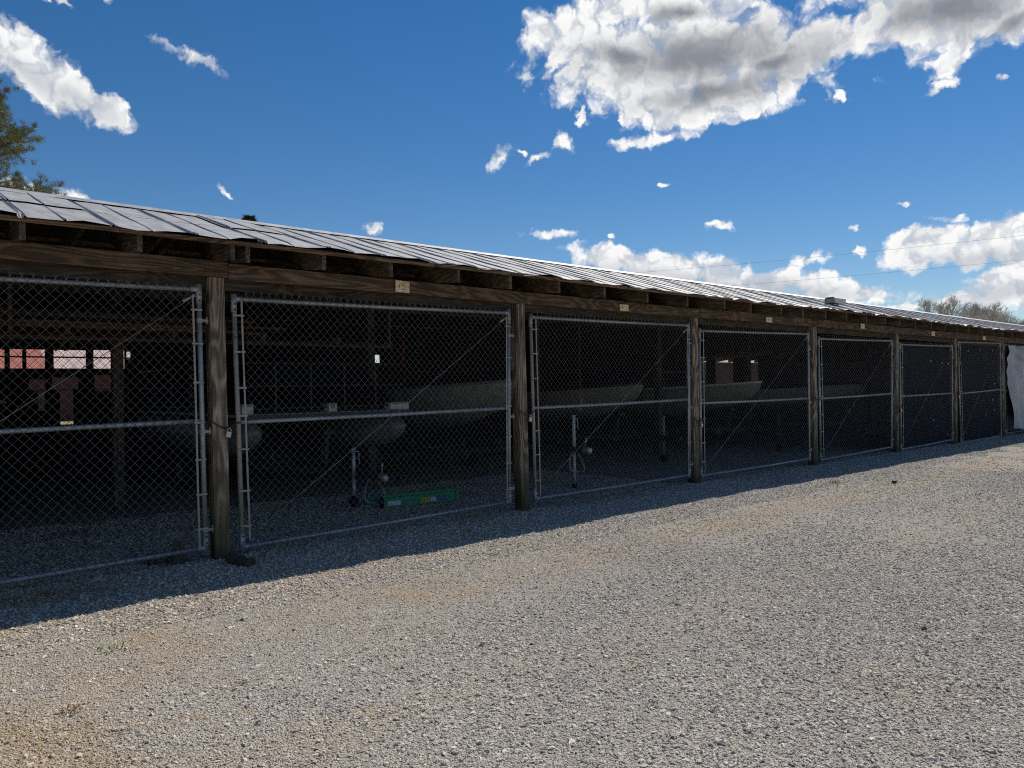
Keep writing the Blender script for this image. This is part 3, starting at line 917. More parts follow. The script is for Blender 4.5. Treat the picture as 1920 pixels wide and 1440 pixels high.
def make_gate(label, pts, rust, rod=True, mesh=True, hinge_side=1):
    """pts: top left, top right, middle left, middle right, bottom left, bottom right as (x, z) of the pipe centres"""
    (tlx, tlz), (trx, trz), (mlx, mlz), (mrx, mrz), (blx, blz), (brx, brz) = pts
    YG = 0.045
    g = thing('chain_link_gate', label, 'gate', ((tlx + trx) / 2, YG, 0), 'gates along the shed front')
    R = 0.0215
    matp = M['galv']
    for sx0, sz0, sx1, sz1, mt in ((tlx, tlz, blx, blz, M['galv_old'] if rust else matp), (trx, trz, brx, brz, matp)):
        MB().tube([(sx1, YG, sz1 - 0.03), ((sx0 + sx1) / 2 + random.uniform(-0.004, 0.004), YG, (sz0 + sz1) / 2), (sx0, YG, sz0 + 0.03)], R * 1.08, 10).build('stile', mt, g, True)
    for (a, az_, b, bz_) in ((tlx, tlz, trx, trz), (mlx, mlz, mrx, mrz), (blx, blz, brx, brz)):
        mid = ((a + b) / 2, YG, (az_ + bz_) / 2 - 0.006)
        MB().tube([(a, YG, az_), mid, (b, YG, bz_)], R, 10).build('rail', matp, g, True)
    for (cx, cz, s, q) in ((tlx, tlz, 1, -1), (trx, trz, -1, -1), (blx, blz, 1, 1), (brx, brz, -1, 1)):
        cb = MB().tube([(cx, YG, cz - 0.045 * q), (cx, YG, cz + 0.13 * q)], R * 1.32, 10)
        cb.tube([(cx, YG, cz), (cx + 0.075 * s, YG, cz)], R * 1.25, 10)
        cf = cb.build('corner_fitting', matp, g, True)
        for dz in (0.05, 0.105):
            MB().tube([(cx, YG - R * 1.2, cz + dz * q), (cx, YG - R * 1.2 - 0.011, cz + dz * q)], 0.009, 6).build('bolt', M['steel_dark'], cf)
    YM = YG - R - 0.006
    x0, x1 = max(tlx, blx) + 0.055, min(trx, brx) - 0.055
    zt, zb = (tlz + trz) / 2 + 0.02, (blz + brz) / 2 - 0.02
    if mesh:
        mm = chain_link(x0, x1, zb, zt, YM).build('wire_mesh', M['wire'], g, kind='stuff')
    for sx0, sx1, s in ((tlx, blx, 1), (trx, brx, -1)):
        n = 7
        ztop, zbot = zt - 0.05, zb + 0.05
        def sxa(z):
            t = (z - zbot) / (ztop - zbot)
            return sx1 + (sx0 - sx1) * t
        MB().beam((sxa(zbot) + 0.062 * s, YM - 0.004, zbot), (sxa(ztop) + 0.062 * s, YM - 0.004, ztop), 0.018, 0.006, 0.001, 4, 0.002, up=(0, 1, 0)).build('tension_bar', M['galv_old'], g)
        for k in range(n):
            z = zbot + (ztop - zbot) * (k + 0.55 + random.uniform(-0.12, 0.12)) / n
            xx = sxa(z)
            MB().beam((xx - 0.02 * s, YG - R - 0.004, z), (xx + 0.082 * s, YM - 0.009, z), 0.004, 0.017, 0.001).build('tension_band', M['galv_old'], g)
    if rod:
        MB().tube([(trx - 0.05, YG - 0.004, trz - 0.07), ((trx + blx) / 2, YG + 0.006, (trz + blz) / 2 - 0.015), (blx + 0.05, YG - 0.004, blz + 0.08)], 0.0036, 6).build('truss_rod', M['galv_old'], g, True)
        MB().beam((trx - 0.035, YG - 0.004, trz - 0.055), (trx - 0.14, YG - 0.002, trz - 0.118), 0.012, 0.022, 0.002).build('rod_clamp', M['galv'], g)
    sx0, sx1 = (trx, brx) if hinge_side > 0 else (tlx, blx)
    for t in (0.12, 0.55, 0.93):
        z = trz + (brz - trz) * t
        xx = sx0 + (sx1 - sx0) * t
        hb = MB().tube([(xx, YG, z - 0.02), (xx, YG, z + 0.02)], R * 1.35, 10)
        hb.beam((xx, YG - 0.004, z), (xx + hinge_side * 0.075, YG - 0.004, z), 0.03, 0.025, 0.002)
        hb.tube([(xx + hinge_side * 0.066, YG - 0.004, z - 0.03), (xx + hinge_side * 0.066, YG - 0.004, z + 0.035)], 0.008, 6)
        hb.build('hinge', M['galv_old'], g)
    return g


GATES = [
    ('chain link gate nearest the camera, cut off by the left photo edge', [(-3.52, 2.445), (-0.222, 2.490), (-3.52, 1.25), (-0.222, 1.285), (-3.50, 0.055), (-0.190, 0.120)], False),
    ('chain link gate with the green ladder lying behind it', [(0.098, 2.425), (3.505, 2.474), (0.112, 1.258), (3.495, 1.296), (0.150, 0.075), (3.470, 0.137)], True),
    ('chain link gate between the second and third front posts from the left', [(3.870, 2.44), (7.185, 2.476), (3.880, 1.283), (7.165, 1.32), (3.905, 0.127), (7.150, 0.142)], True),
    ('chain link gate fourth from the left of the photo', [(7.470, 2.404), (10.905, 2.473), (7.460, 1.254), (10.895, 1.258), (7.455, 0.105), (10.885, 0.123)], False),
    ('chain link gate fifth from left, a pale boat bow showing behind it', [(11.300, 2.396), (14.575, 2.449), (11.290, 1.244), (14.535, 1.286), (11.310, 0.069), (14.480, 0.116)], False),
    ('chain link gate backed by dark cloth, gap open above its top rail', [(15.000, 2.384), (18.10, 2.417), (14.975, 1.219), (18.06, 1.239), (14.970, 0.030), (18.025, 0.075)], False),
    ('tall chain link gate backed by dark cloth beside the white tarpaulin', [(18.530, 2.537), (21.70, 2.590), (18.560, 1.217), (21.66, 1.285), (18.600, -0.035), (21.650, -0.02)], True),
    ('chain link gate behind the white tarpaulin at the right photo edge', [(22.060, 2.55), (25.25, 2.56), (22.050, 1.24), (25.22, 1.26), (22.050, 0.02), (25.20, 0.03)], False),
]
for lab, pts, ru in GATES:
    make_gate(lab, pts, ru)

# wire over the rear openings
wall_mesh = chain_link(-2.0, 1.1, 1.0, 2.36, REAR_Y + 0.06, 0.062, 0.066, 0.0021, False, 0.003).build('wire_screen', M['wire'], rear, kind='stuff')
chain_link(17.8, 21.8, 1.5, 2.62, REAR_Y + 0.06, 0.075, 0.08, 0.0025, False, 0.003).build('wire_screen', M['wire'], rear, kind='stuff')
for z in (2.19, 1.63):
    MB().tube([(-2.0, REAR_Y + 0.085, z), (1.1, REAR_Y + 0.085, z)], 0.014, 8).build('screen_rail', M['steel_dark'], rear)
MB().tube([(17.8, REAR_Y + 0.085, 2.27), (21.8, REAR_Y + 0.085, 2.27)], 0.018, 8).build('screen_rail', M['galv_old'], rear)

# ------------------------------------------------------------------ chains and padlocks at the gate ends
def chain_and_lock(px, gx_, z, lock_x, lock_z, where):
    ch = MB()
    pts = []
    for k in range(26):
        t = k / 25
        xx = px - 0.078 + (gx_ + 0.03 - (px - 0.078)) * t
        pts.append(Vector((xx, -0.016 if xx < px + 0.085 else -0.016 + 0.03 * (xx - px - 0.085) / max(0.02, gx_ - px - 0.05), z - 0.055 * math.sin(math.pi * min(1, t * 1.15)) + 0.02 * (1 - t))))
    for k in range(25):
        d = (pts[k + 1] - pts[k]).normalized()
        c = (pts[k] + pts[k + 1]) / 2
        upv = Vector((0, 0, 1)) if k % 2 else Vector((0, 1, 0))
        ch.torus(c, d, upv, 0.0105, 0.0030, 8, 4, 0.007)
    o = ch.build('lock_chain', M['chain'])
    tag(o, 'rusty chain looped across ' + where, 'chain', 'gate chains')
    lk = thing('padlock', 'grey padlock hanging on the chain at ' + where, 'padlock', (lock_x, -0.03, lock_z), 'gate padlocks')
    MB().beam((lock_x, -0.034, lock_z - 0.052), (lock_x + 0.012, -0.034, lock_z - 0.002), 0.046, 0.022, 0.004, up=(0, 1, 0)).build('lock_body', M['brass'], lk)
    arc = [(lock_x - 0.015 + 0.012, -0.034, lock_z - 0.004)] + [(lock_x + 0.013 - 0.015 * math.cos(t), -0.034, lock_z + 0.016 + 0.015 * math.sin(t)) for t in np.linspace(0, math.pi, 7)] + [(lock_x + 0.03, -0.034, lock_z - 0.004)]
    MB().tube(arc, 0.004, 6).build('shackle', M['zinc'], lk, True)


names = ['the nearest front post', 'the second front post', 'the third front post', 'the fourth front post', 'the fifth front post', 'the sixth front post']
for i, nm in enumerate(names):
    xb, xt = POSTS[i + 2]
    z = (1.265, 1.255, 1.02, 1.27, 1.02, 1.25)[i] - 0.01
    px = xb + (xt - xb) * 0.45
    gxx = GATES[i + 1][1][2][0]
    chain_and_lock(px, gxx, z, px + (0.075 if i else 0.055), z - 0.075, nm)

# ------------------------------------------------------------------ number plates
def number_plate(x0, x1, z0, z1, label, strokes, tilt=0.0):
    yb = -0.062
    s = thing('number_plate', label, 'sign', ((x0 + x1) / 2, yb, z0), 'bay number plates')
    MB().beam(((x0), yb, (z0 + z1) / 2 + tilt), (x1, yb, (z0 + z1) / 2 - tilt), 0.012, z1 - z0, 0.001).build('board', M['sign'], s)
    w, h = x1 - x0, z1 - z0
    for mat, line in strokes:
        p = [(x0 + w * u, yb - 0.0075, z0 + h * v) for u, v in line]
        MB().tube(p, 0.0036, 5).build('numeral_stroke', M[mat], s)
    for u in (0.08, 0.92):
        MB().tube([(x0 + w * u, yb - 0.004, z0 + h * 0.5), (x0 + w * u, yb - 0.010, z0 + h * 0.5)], 0.005, 6).build('nail', M['steel_dark'], s)


FIVE = [('ink_red', [(0.70, 0.80), (0.47, 0.83), (0.47, 0.58), (0.62, 0.60), (0.68, 0.45), (0.64, 0.27), (0.46, 0.24)])]
ONE = [('ink_red', [(0.32, 0.72), (0.24, 0.40)])]
number_plate(1.812, 1.987, 2.604, 2.728, 'pale plywood plate marked 15 above the second gate', ONE + FIVE + [('ink', [(0.53, 0.10), (0.53, 0.01)])], 0.003)
number_plate(5.463, 5.640, 2.603, 2.692, 'pale wooden plate with faded marks above the third gate', [('ink_red', [(0.26, 0.88), (0.26, 0.30)]), ('ink_red', [(0.36, 0.70), (0.52, 0.78)])], -0.002)
number_plate(9.265, 9.455, 2.612, 2.702, 'pale wooden plate on the header above the fourth gate', [('ink_red', [(0.3, 0.7), (0.3, 0.35)]), ('ink_red', [(0.45, 0.7), (0.6, 0.45)])])
number_plate(12.86, 13.03, 2.645, 2.748, 'pale wooden plate on the header above the fifth gate', [('ink_red', [(0.45, 0.6), (0.45, 0.4)])])
number_plate(16.53, 16.73, 2.622, 2.727, 'pale wooden plate above the gate with the open gap', [('ink_red', [(0.5, 0.6), (0.5, 0.4)])])
number_plate(20.0, 20.2, 2.63, 2.722, 'pale wooden plate farthest right, above the tall gate', [('ink_red', [(0.5, 0.6), (0.5, 0.4)])])

# ------------------------------------------------------------------ white hooded fixture on the roof
fx = thing('roof_fixture', 'small pale hooded box fixture on a stem on the metal roof', 'light fixture', (12.4, 0.22, roof_z(0.22)))
bz = roof_z(0.22)
MB().tube([(12.47, 0.22, bz), (12.47, 0.22, bz + 0.10)], 0.03, 8).build('stem', M['zinc'], fx)
hood = MB()
sec = [(-0.11, 0.0), (-0.11, 0.10), (-0.07, 0.125), (0.07, 0.125), (0.11, 0.10), (0.11, 0.0)]
sec_in = [(-0.10, 0.0), (-0.10, 0.095), (-0.065, 0.117), (0.065, 0.117), (0.10, 0.095), (0.10, 0.0)]
v = []
for xx in (12.14, 12.60):
    for (yy, zz) in sec:
        v.append((xx, 0.22 + yy, bz + 0.045 + zz))
    for (yy, zz) in sec_in:
        v.append((xx, 0.22 + yy, bz + 0.045 + zz))
f = [(j, j + 12, j + 13, j + 1) for j in range(5)] + [(j + 7, j + 19, j + 18, j + 6) for j in range(5)] + [(j, j + 1, j + 7, j + 6) for j in range(5)] + [(j + 12, j + 18, j + 19, j + 13) for j in range(5)]
f += [(0, 6, 18, 12), (5, 17, 23, 11)]
hood.add(v, f).build('hood', M['white_paint'], fx)
MB().box((12.16, 0.13, bz + 0.05), (12.5, 0.31, bz + 0.14)).build('lamp_body', M['box_grey'], fx)

# ------------------------------------------------------------------ cloths hung behind and in front of the far gates
def cloth(name, x0, x1, z0, z1, y, mat, fold=0.02, nx=40, nz=30, edge=0.0, seed=0, drape=None):
    r_ = random.Random(seed)
    ph = [r_.uniform(0, 6) for _ in range(8)]
    v, f = [], []
    for j in range(nz + 1):
        t = j / nz
        for i in range(nx + 1):
            s = i / nx
            x = x0 + (x1 - x0) * s
            z = z0 + (z1 - z0) * t
            yy = y + fold * (math.sin(x * 9 + ph[0] + 1.5 * math.sin(z * 2 + ph[1])) * 0.5 + math.sin(x * 4.1 - z * 3.3 + ph[2]) * 0.6 + 0.35 * math.sin(z * 17 + x * 5 + ph[3]) * (t ** 2))
            if drape:
                yy -= drape * max(0, math.sin((s * 1.1 + (1 - t) * 0.5) * 2.4)) * (1 - t) * 0.5
            z += edge * math.sin(x * 3.0 + ph[4]) * (1 - t) - edge * 0.6 * abs(math.sin(x * 5.2 + ph[5])) * t
            v.append((x + edge * 0.4 * math.sin(z * 4 + ph[6]) * (1 if s < 0.05 else 0), yy, z))
    for j in range(nz):
        for i in range(nx):
            a = j * (nx + 1) + i
            f.append((a, a + 1, a + nx + 2, a + nx + 1))
    return MB().add(v, f)


dots = {0: [(16.9, 2.03), (17.6, 1.99), (18.0, 1.98), (17.0, 0.6), (17.9, 0.22)], 1: [(19.4, 2.33), (20.3, 2.36), (21.3, 2.38), (21.4, 1.45), (21.35, 0.72), (20.65, 0.6), (21.2, 1.0)]}
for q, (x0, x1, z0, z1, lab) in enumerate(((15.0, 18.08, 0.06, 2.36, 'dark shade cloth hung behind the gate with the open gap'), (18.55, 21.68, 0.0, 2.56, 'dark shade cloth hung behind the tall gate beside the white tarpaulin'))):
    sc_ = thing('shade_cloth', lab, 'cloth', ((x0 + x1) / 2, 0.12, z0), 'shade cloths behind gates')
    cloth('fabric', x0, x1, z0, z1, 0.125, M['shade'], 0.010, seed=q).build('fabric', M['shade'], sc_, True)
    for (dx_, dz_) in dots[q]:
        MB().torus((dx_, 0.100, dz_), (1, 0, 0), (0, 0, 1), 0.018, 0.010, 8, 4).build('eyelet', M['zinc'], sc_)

tp = thing('tarpaulin', 'white plastic tarpaulin hung over the gate at the right edge', 'tarpaulin', (23.6, -0.03, 0.1))
cloth('sheet', 22.02, 25.3, 0.14, 2.54, -0.09, M['tarp'], 0.075, 90, 70, 0.025, seed=5, drape=0.14).build('sheet', M['tarp'], tp, True)
for k in range(9):
    MB().torus((22.1 + 0.38 * k, -0.075, 2.48), (1, 0, 0), (0, 0, 1), 0.012, 0.004, 8, 4).build('eyelet', M['zinc'], tp)


# ------------------------------------------------------------------ boats on trailers inside the bays
def wheel(parent, x, y, r=0.30, w=0.18):
    rim = MB().tube([(x - w * 0.42, y, r), (x + w * 0.42, y, r)], r * 0.58, 16)
    prof = [(-0.5, 0.62), (-0.5, 0.86), (-0.36, 0.98), (0, 1.0), (0.36, 0.98), (0.5, 0.86), (0.5, 0.62)]
    n = 22
    v, f = [], []
    for i in range(n):
        t = 2 * math.pi * i / n
        for (a, b) in prof:
            v.append((x + a * w, y + math.cos(t) * b * r, r + math.sin(t) * b * r))
    m_ = len(prof)
    for i in range(n):
        for j in range(m_ - 1):
            a = i * m_ + j
            b = ((i + 1) % n) * m_ + j
            f.append((a, a + 1, b + 1, b))
    ty = MB().add(v, f).build('wheel', M['rubber'], parent, True)
    rim.build('rim', M['zinc'], ty)


def trailer(label, cx, y_coup, length, z_coup, jack_xy, jack_top, jack_mat, width=1.9, fit='zinc', wheel_r=0.075):
    t = thing('boat_trailer', label, 'trailer', (cx, y_coup, 0), 'boat trailers in the shed')
    zf = 0.47
    y0 = y_coup + 0.15
    y1 = y_coup + length
    steel = M['steel_dark']
    MB().beam((cx, y0, z_coup), (cx, y_coup + 2.6, zf), 0.075, 0.10, 0.004).build('tongue', steel, t)
    for s in (-1, 1):
        MB().beam((cx + s * 0.05, y_coup + 1.2, z_coup), (cx + s * width * 0.38, y_coup + 2.7, zf), 0.055, 0.09, 0.004).build('frame_rail', steel, t)
        MB().beam((cx + s * width * 0.38, y_coup + 2.7, zf), (cx + s * width * 0.38, min(y1, 7.3), zf), 0.055, 0.09, 0.004).build('frame_rail', steel, t)
        MB().beam((cx + s * 0.38, y_coup + 2.4, zf + 0.22), (cx + s * 0.42, min(y1, 7.2), zf + 0.19), 0.09, 0.04, 0.004).build('bunk', M['plank'], t)
        for yy in (2.6, 4.2):
            if y_coup + yy < 7.1:
                MB().beam((cx + s * 0.40, y_coup + yy, zf), (cx + s * 0.40, y_coup + yy, zf + 0.2), 0.04, 0.04, 0.002, up=(0, 1, 0)).build('bunk_bracket', steel, t)
        wheel(t, cx + s * (width * 0.5 + 0.04), min(y_coup + 4.3, 6.7))
    MB().beam((cx - width * 0.5, min(y_coup + 4.3, 6.7), 0.33), (cx + width * 0.5, min(y_coup + 4.3, 6.7), 0.33), 0.05, 0.05, 0.003).build('axle', steel, t)
    for yy in (2.7, 4.0):
        MB().beam((cx - width * 0.38, y_coup + yy, zf - 0.02), (cx + width * 0.38, y_coup + yy, zf - 0.02), 0.05, 0.05, 0.003).build('cross_member', steel, t)
    # coupler: a forged shell over the ball with a latch
    c = MB().tube([(cx, y_coup + 0.30, z_coup), (cx, y_coup + 0.12, z_coup), (cx, y_coup + 0.03, z_coup + 0.005), (cx, y_coup, z_coup)], [0.034, 0.036, 0.046, 0.03], 10)
    c.tube([(cx, y_coup + 0.03, z_coup - 0.045), (cx, y_coup + 0.03, z_coup + 0.03)], [0.042, 0.034], 10)
    cp = c.build('coupler', M[fit], t, True)
    MB().tube([(cx, y_coup + 0.14, z_coup + 0.03), (cx, y_coup + 0.10, z_coup + 0.12), (cx - 0.01, y_coup + 0.08, z_coup + 0.18)], [0.012, 0.01, 0.014], 6).build('latch', M[fit], cp, True)
    # safety chains
    for s in (-1, 1):
        pts = [Vector((cx + s * (0.05 + 0.10 * math.sin(math.pi * k / 16)), y_coup + 0.35 - 0.12 * k / 16, z_coup - 0.03 - 0.30 * math.sin(math.pi * 0.55 * k / 16))) for k in range(17)]
        sc2 = MB()
        for k in range(16):
            sc2.torus((pts[k] + pts[k + 1]) / 2, pts[k + 1] - pts[k], (0, 1, 0.2) if k % 2 else (1, 0, 0.2), 0.018, 0.0042, 8, 4, 0.012)
        sc2.build('safety_chain', M[fit], t)
    # jack
    jx, jy = jack_xy
    j = MB().tube([(jx, jy, z_coup - 0.06), (jx, jy, jack_top)], 0.026, 10)
    j.tube([(jx, jy, jack_top), (jx, jy, jack_top + 0.02)], 0.036, 10)
    jo = j.build('jack', jack_mat, t, True)
    MB().tube([(jx, jy, 0.10), (jx, jy, z_coup - 0.05)], 0.023, 10).build('jack_leg', jack_mat, jo, True)
    MB().tube([(jx, jy, jack_top - 0.03), (jx + 0.075, jy, jack_top - 0.03), (jx + 0.08, jy - 0.01, jack_top - 0.2)], 0.009, 6).build('crank', M[fit], jo, True)
    MB().tube([(jx - 0.03, jy, wheel_r), (jx + 0.03, jy, wheel_r)], wheel_r, 14).build('jack_wheel', M['rubber'], jo, True)
    MB().beam((jx, jy, z_coup - 0.04), (cx, jy, z_coup - 0.04), 0.10, 0.03, 0.003).build('jack_bracket', M['steel_dark'], jo)
    # winch post
    wpy = y_coup + 1.7
    wp = MB().beam((cx, wpy, z_coup), (cx, wpy - 0.1, 1.02), 0.06, 0.06, 0.003, up=(0, 1, 0)).build('winch_post', M['steel_dark'], t)
    MB().tube([(cx - 0.10, wpy - 0.16, 0.95), (cx + 0.10, wpy - 0.16, 0.95)], 0.045, 10).build('winch_drum', M['steel_dark'], wp, True)
    MB().tube([(cx - 0.07, wpy + 0.02, 1.02), (cx + 0.07, wpy + 0.02, 1.02)], 0.04, 8).build('bow_stop', M['rubber'], wp, True)
    return t


def v_hull(label, cx, y_bow, length, half, z_keel, z_gun, hull_mat, top_mat, strip_mat, screen=False, cover=0.0):
    b = thing('boat', label, 'boat', (cx, y_bow, z_keel), 'boats on trailers in the shed')
    st = 18
    secs = []
    for i in range(st + 1):
        t = i / st
        w = half * (1 - (1 - t) ** 2.3) ** 0.75 if t < 1 else half
        w = max(w, 0.015) * (1 - 0.06 * max(0, (t - 0.6) / 0.4))
        zk = z_keel + (z_gun - z_keel) * 0.72 * (1 - t) ** 3.2
        zg = z_gun + 0.16 * (1 - t) ** 2
        zc = zk + (zg - zk) * (0.40 - 0.05 * t)
        y = y_bow + length * t - 0.0
        y_low = y + 0.25 * (1 - t) ** 2
        secs.append([(0, y_low, zk), (w * 0.80, y + 0.08 * (1 - t), zc), (w * 0.90, y, (zc + zg) / 2), (w, y, zg)])
    v, f = [], []
    for s in secs:
        row = [(cx - p[0], p[1], p[2]) for p in s[::-1]] + [(cx + p[0], p[1], p[2]) for p in s[1:]]
        v += row
    n = 7
    for i in range(st):
        for j in range(n - 1):
            a = i * n + j
            f.append((a, a + n, a + n + 1, a + 1))
    f.append(tuple(range(st * n, st * n + n)))
    MB().add(v, f).build('hull', hull_mat, b, True)
    gu = []
    for s in (-1, 1):
        pts = [(cx + s * q[3][0], q[3][1], q[3][2] + 0.012) for q in secs]
        MB().tube(pts, 0.028, 6).build('rub_rail', strip_mat, b, True)
    dv, df = [], []
    for i, s in enumerate(secs):
        w, y, z = s[3]
        hump = cover * math.sin(math.pi * min(1, 0.15 + 0.85 * i / st)) ** 0.7
        for u in (-1, -0.6, 0, 0.6, 1):
            dv.append((cx + w * u * 0.985, y, z + 0.004 + hump * (1 - abs(u) ** 1.7) + 0.02 * (1 - u * u)))
    for i in range(st):
        for j in range(4):
            a = i * 5 + j
            df.append((a, a + 1, a + 6, a + 5))
    MB().add(dv, df).build('boat_cover' if cover else 'deck', top_mat, b, True)
    if screen:
        ys = y_bow + length * 0.38
        sc3 = MB()
        for (xa, ya, xb_, yb_) in ((-half * 0.75, ys + 0.35, -half * 0.35, ys), (-half * 0.35, ys, half * 0.35, ys), (half * 0.35, ys, half * 0.75, ys + 0.35)):
            sc3.tube([(cx + xa, ya, z_gun + 0.05), (cx + xa * 0.95, ya + 0.12, z_gun + 0.45), (cx + xb_ * 0.95, yb_ + 0.12, z_gun + 0.45), (cx + xb_, yb_, z_gun + 0.05)], 0.014, 6)
        sc3.build('windscreen_frame', M['alum'], b)
    om = MB().beam((cx, y_bow + length + 0.10, z_gun - 0.35), (cx, y_bow + length + 0.12, z_gun + 0.42), 0.30, 0.36, 0.07, 3, 0.0, up=(0, 1, 0)).build('outboard_motor', M['hull_dark'], b)
    return b


# bay two: pontoon boat, deck at chest height
trailer('boat trailer with a silver jack beside the green ladder', 2.42, 1.20, 5.4, 0.43, (2.33, 1.88), 0.76, M['zinc'], 2.2)
pb = thing('pontoon_boat', 'pontoon boat under dark canvas behind the second gate', 'boat', (2.35, 2.4, 0.7), 'boats on trailers in the shed')
for px in (1.22, 3.42):
    v = [(px, 2.35, 1.02), (px, 2.55, 0.99), (px, 2.9, 0.95), (px, 3.3, 0.93), (px, 7.2, 0.93)]
    MB().tube(v, [0.03, 0.15, 0.24, 0.28, 0.28], 18).build('pontoon', M['alum'], pb, True)
MB().box((1.02, 2.5, 1.215), (3.62, 7.25, 1.25)).build('deck', M['box_grey'], pb)
MB().box((1.02, 2.46, 1.165), (3.62, 2.497, 1.24)).build('deck_trim', M['steel_dark'], pb)
for (xa, xb_, ya, yb_) in ((1.06, 3.58, 2.56, 2.56), (1.06, 1.06, 2.56, 7.2), (3.58, 3.58, 2.56, 7.2)):
    fr = MB()
    for zz in (1.32, 1.62, 1.92):
        fr.tube([(xa, ya, zz), (xb_, yb_, zz)], 0.014, 6)
    k_ = 5
    for q in range(k_ + 1):
        fr.tube([(xa + (xb_ - xa) * q / k_, ya + (yb_ - ya) * q / k_, 1.25), (xa + (xb_ - xa) * q / k_, ya + (yb_ - ya) * q / k_, 1.92)], 0.012, 6)
    fr.build('rail_fence', M['steel_dark'], pb)
cv, cf = [], []
for i in range(15):
    t = i / 14
    y = 2.68 + 4.5 * t
    for u in np.linspace(-1, 1, 11):
        cv.append((2.32 + 1.22 * u, y, 1.27 + (0.72 + 0.12 * math.sin(t * 9)) * (1 - abs(u) ** 5) * min(1, 0.55 + 4 * t)))
for i in range(14):
    for j in range(10):
        a = i * 11 + j
        cf.append((a, a + 1, a + 12, a + 11))
MB().add(cv, cf).build('boat_cover', M['navy'], pb, True)


def crate(label, x0, x1, y, z0, h, d=0.16):
    c = thing('storage_box', label, 'box', ((x0 + x1) / 2, y, z0), 'small boxes on the pontoon deck')
    MB().beam((x0, y + d / 2, z0 + h * 0.4), (x1, y + d / 2, z0 + h * 0.4), d, h * 0.8, 0.008).build('body', M['white_paint'], c)
    MB().beam((x0 - 0.006, y + d / 2, z0 + h * 0.9), (x1 + 0.006, y + d / 2, z0 + h * 0.9), d + 0.012, h * 0.2, 0.006).build('lid', M['box_grey'], c)
    return c


crate('small white box at the left end of the pontoon deck', 1.09, 1.235, 2.50, 1.2525, 0.135)
cb_ = crate('square white box with a dark mark on the pontoon deck', 2.30, 2.42, 2.50, 1.2525, 0.12)
MB().tube([(2.335, 2.494, 1.30), (2.345, 2.494, 1.335), (2.375, 2.494, 1.335), (2.385, 2.494, 1.30)], 0.006, 5).build('mark', M['ink'], cb_)
crate('long low white box at the right end of the pontoon deck', 3.28, 3.60, 2.50, 1.2525, 0.11)

# bay three: pale boat
trailer('boat trailer with a tall white jack behind the third gate', 5.55, 0.62, 5.8, 0.60, (5.64, 1.06), 1.09, M['white_paint'], wheel_r=0.032)
v_hull('pale grey boat with a bright rub rail behind the third gate', 5.55, 2.15, 4.8, 1.12, 0.74, 1.50, M['hull_grey'], M['navy'], M['alum'], cover=0.25)
# bay four
trailer('boat trailer with a thin silver jack behind the fourth gate', 9.45, 1.9, 4.6, 0.50, (9.60, 2.45), 0.90, M['galv_old'], fit='steel_dark')
v_hull('dark blue boat with a tan keel behind the fourth gate', 9.35, 2.75, 4.2, 1.1, 0.72, 1.42, M['hull_tan'], M['navy'], M['hull_dark'], cover=0.35)
# bay five
trailer('boat trailer standing behind the fifth gate', 13.0, 1.5, 5.0, 0.50, (13.12, 1.95), 0.85, M['steel_dark'], fit='steel_dark')
v_hull('dark boat with a pale rub rail and windscreen behind the fourth and fifth gates', 13.0, 2.3, 4.5, 1.15, 0.72, 1.42, M['hull_tan'], M['hull_dark'], M['white_paint'], screen=True)
# bay six
trailer('boat trailer in the bay with the dark cloth', 16.4, 0.75, 5.4, 0.52, (16.25, 1.2), 0.90, M['galv_old'], fit='steel_dark')
v_hull('light grey boat bow in the bay with the dark cloth', 16.4, 1.55, 4.8, 1.1, 0.82, 1.32, M['hull_grey'], M['navy'], M['hull_grey'], cover=0.12)
# bay one: dark covered boat and the frame of its canopy
trailer('boat trailer behind the nearest gate', -2.2, 0.9, 5.8, 0.50, (-2.35, 1.4), 0.86, M['steel_dark'], fit='steel_dark')
v_hull('dark covered boat behind the nearest gate', -2.2, 2.1, 4.9, 1.15, 0.72, 1.40, M['hull_dark'], M['navy'], M['hull_dark'], cover=0.3)

# lumber stored overhead at the back of the near bays
for xj in (-3.0, -1.9, -0.8, 0.35, 1.5, 2.6):
    MB().beam((xj, 2.75, 2.27), (xj, 3.70, 2.27), 0.045, 0.09, 0.003).build('loft_joist', M['rafter'], shed)
MB().beam((-3.6, 2.78, 2.195), (3.5, 2.78, 2.195), 0.045, 0.055, 0.003).build('loft_beam', M['inner_header'], shed)
for xh in (-3.55, -1.35, 0.9, 3.45):
    MB().beam((xh, 2.78, 2.223), (xh, 2.78, roof_z(2.78) - 0.06), 0.04, 0.04, 0.003, up=(0, 1, 0)).build('loft_hanger', M['rafter'], shed)
ls = thing('lumber_stack', 'boards stored overhead in the dim loft behind the nearest gate', 'lumber', (-1.0, 3.2, 2.316))
r2 = random.Random(12)
for row, zz in enumerate((2.338, 2.380, 2.422, 2.464, 2.506)):
    yy = 2.84
    while yy < 3.55:
        x0_, L_ = r2.uniform(-3.1, -2.2), r2.uniform(2.6, 4.6)
        wd = r2.choice((0.09, 0.14))
        if r2.random() < 0.85 - 0.1 * row:
            MB().beam((x0_, yy + wd / 2, zz), (min(x0_ + L_, 2.7), yy + wd / 2 + r2.uniform(-0.01, 0.01), zz), wd, 0.038, 0.003).build('board', M['rafter'] if r2.random() < 0.5 else M['inner_post'], ls)
        yy += wd + r2.uniform(0.004, 0.02)

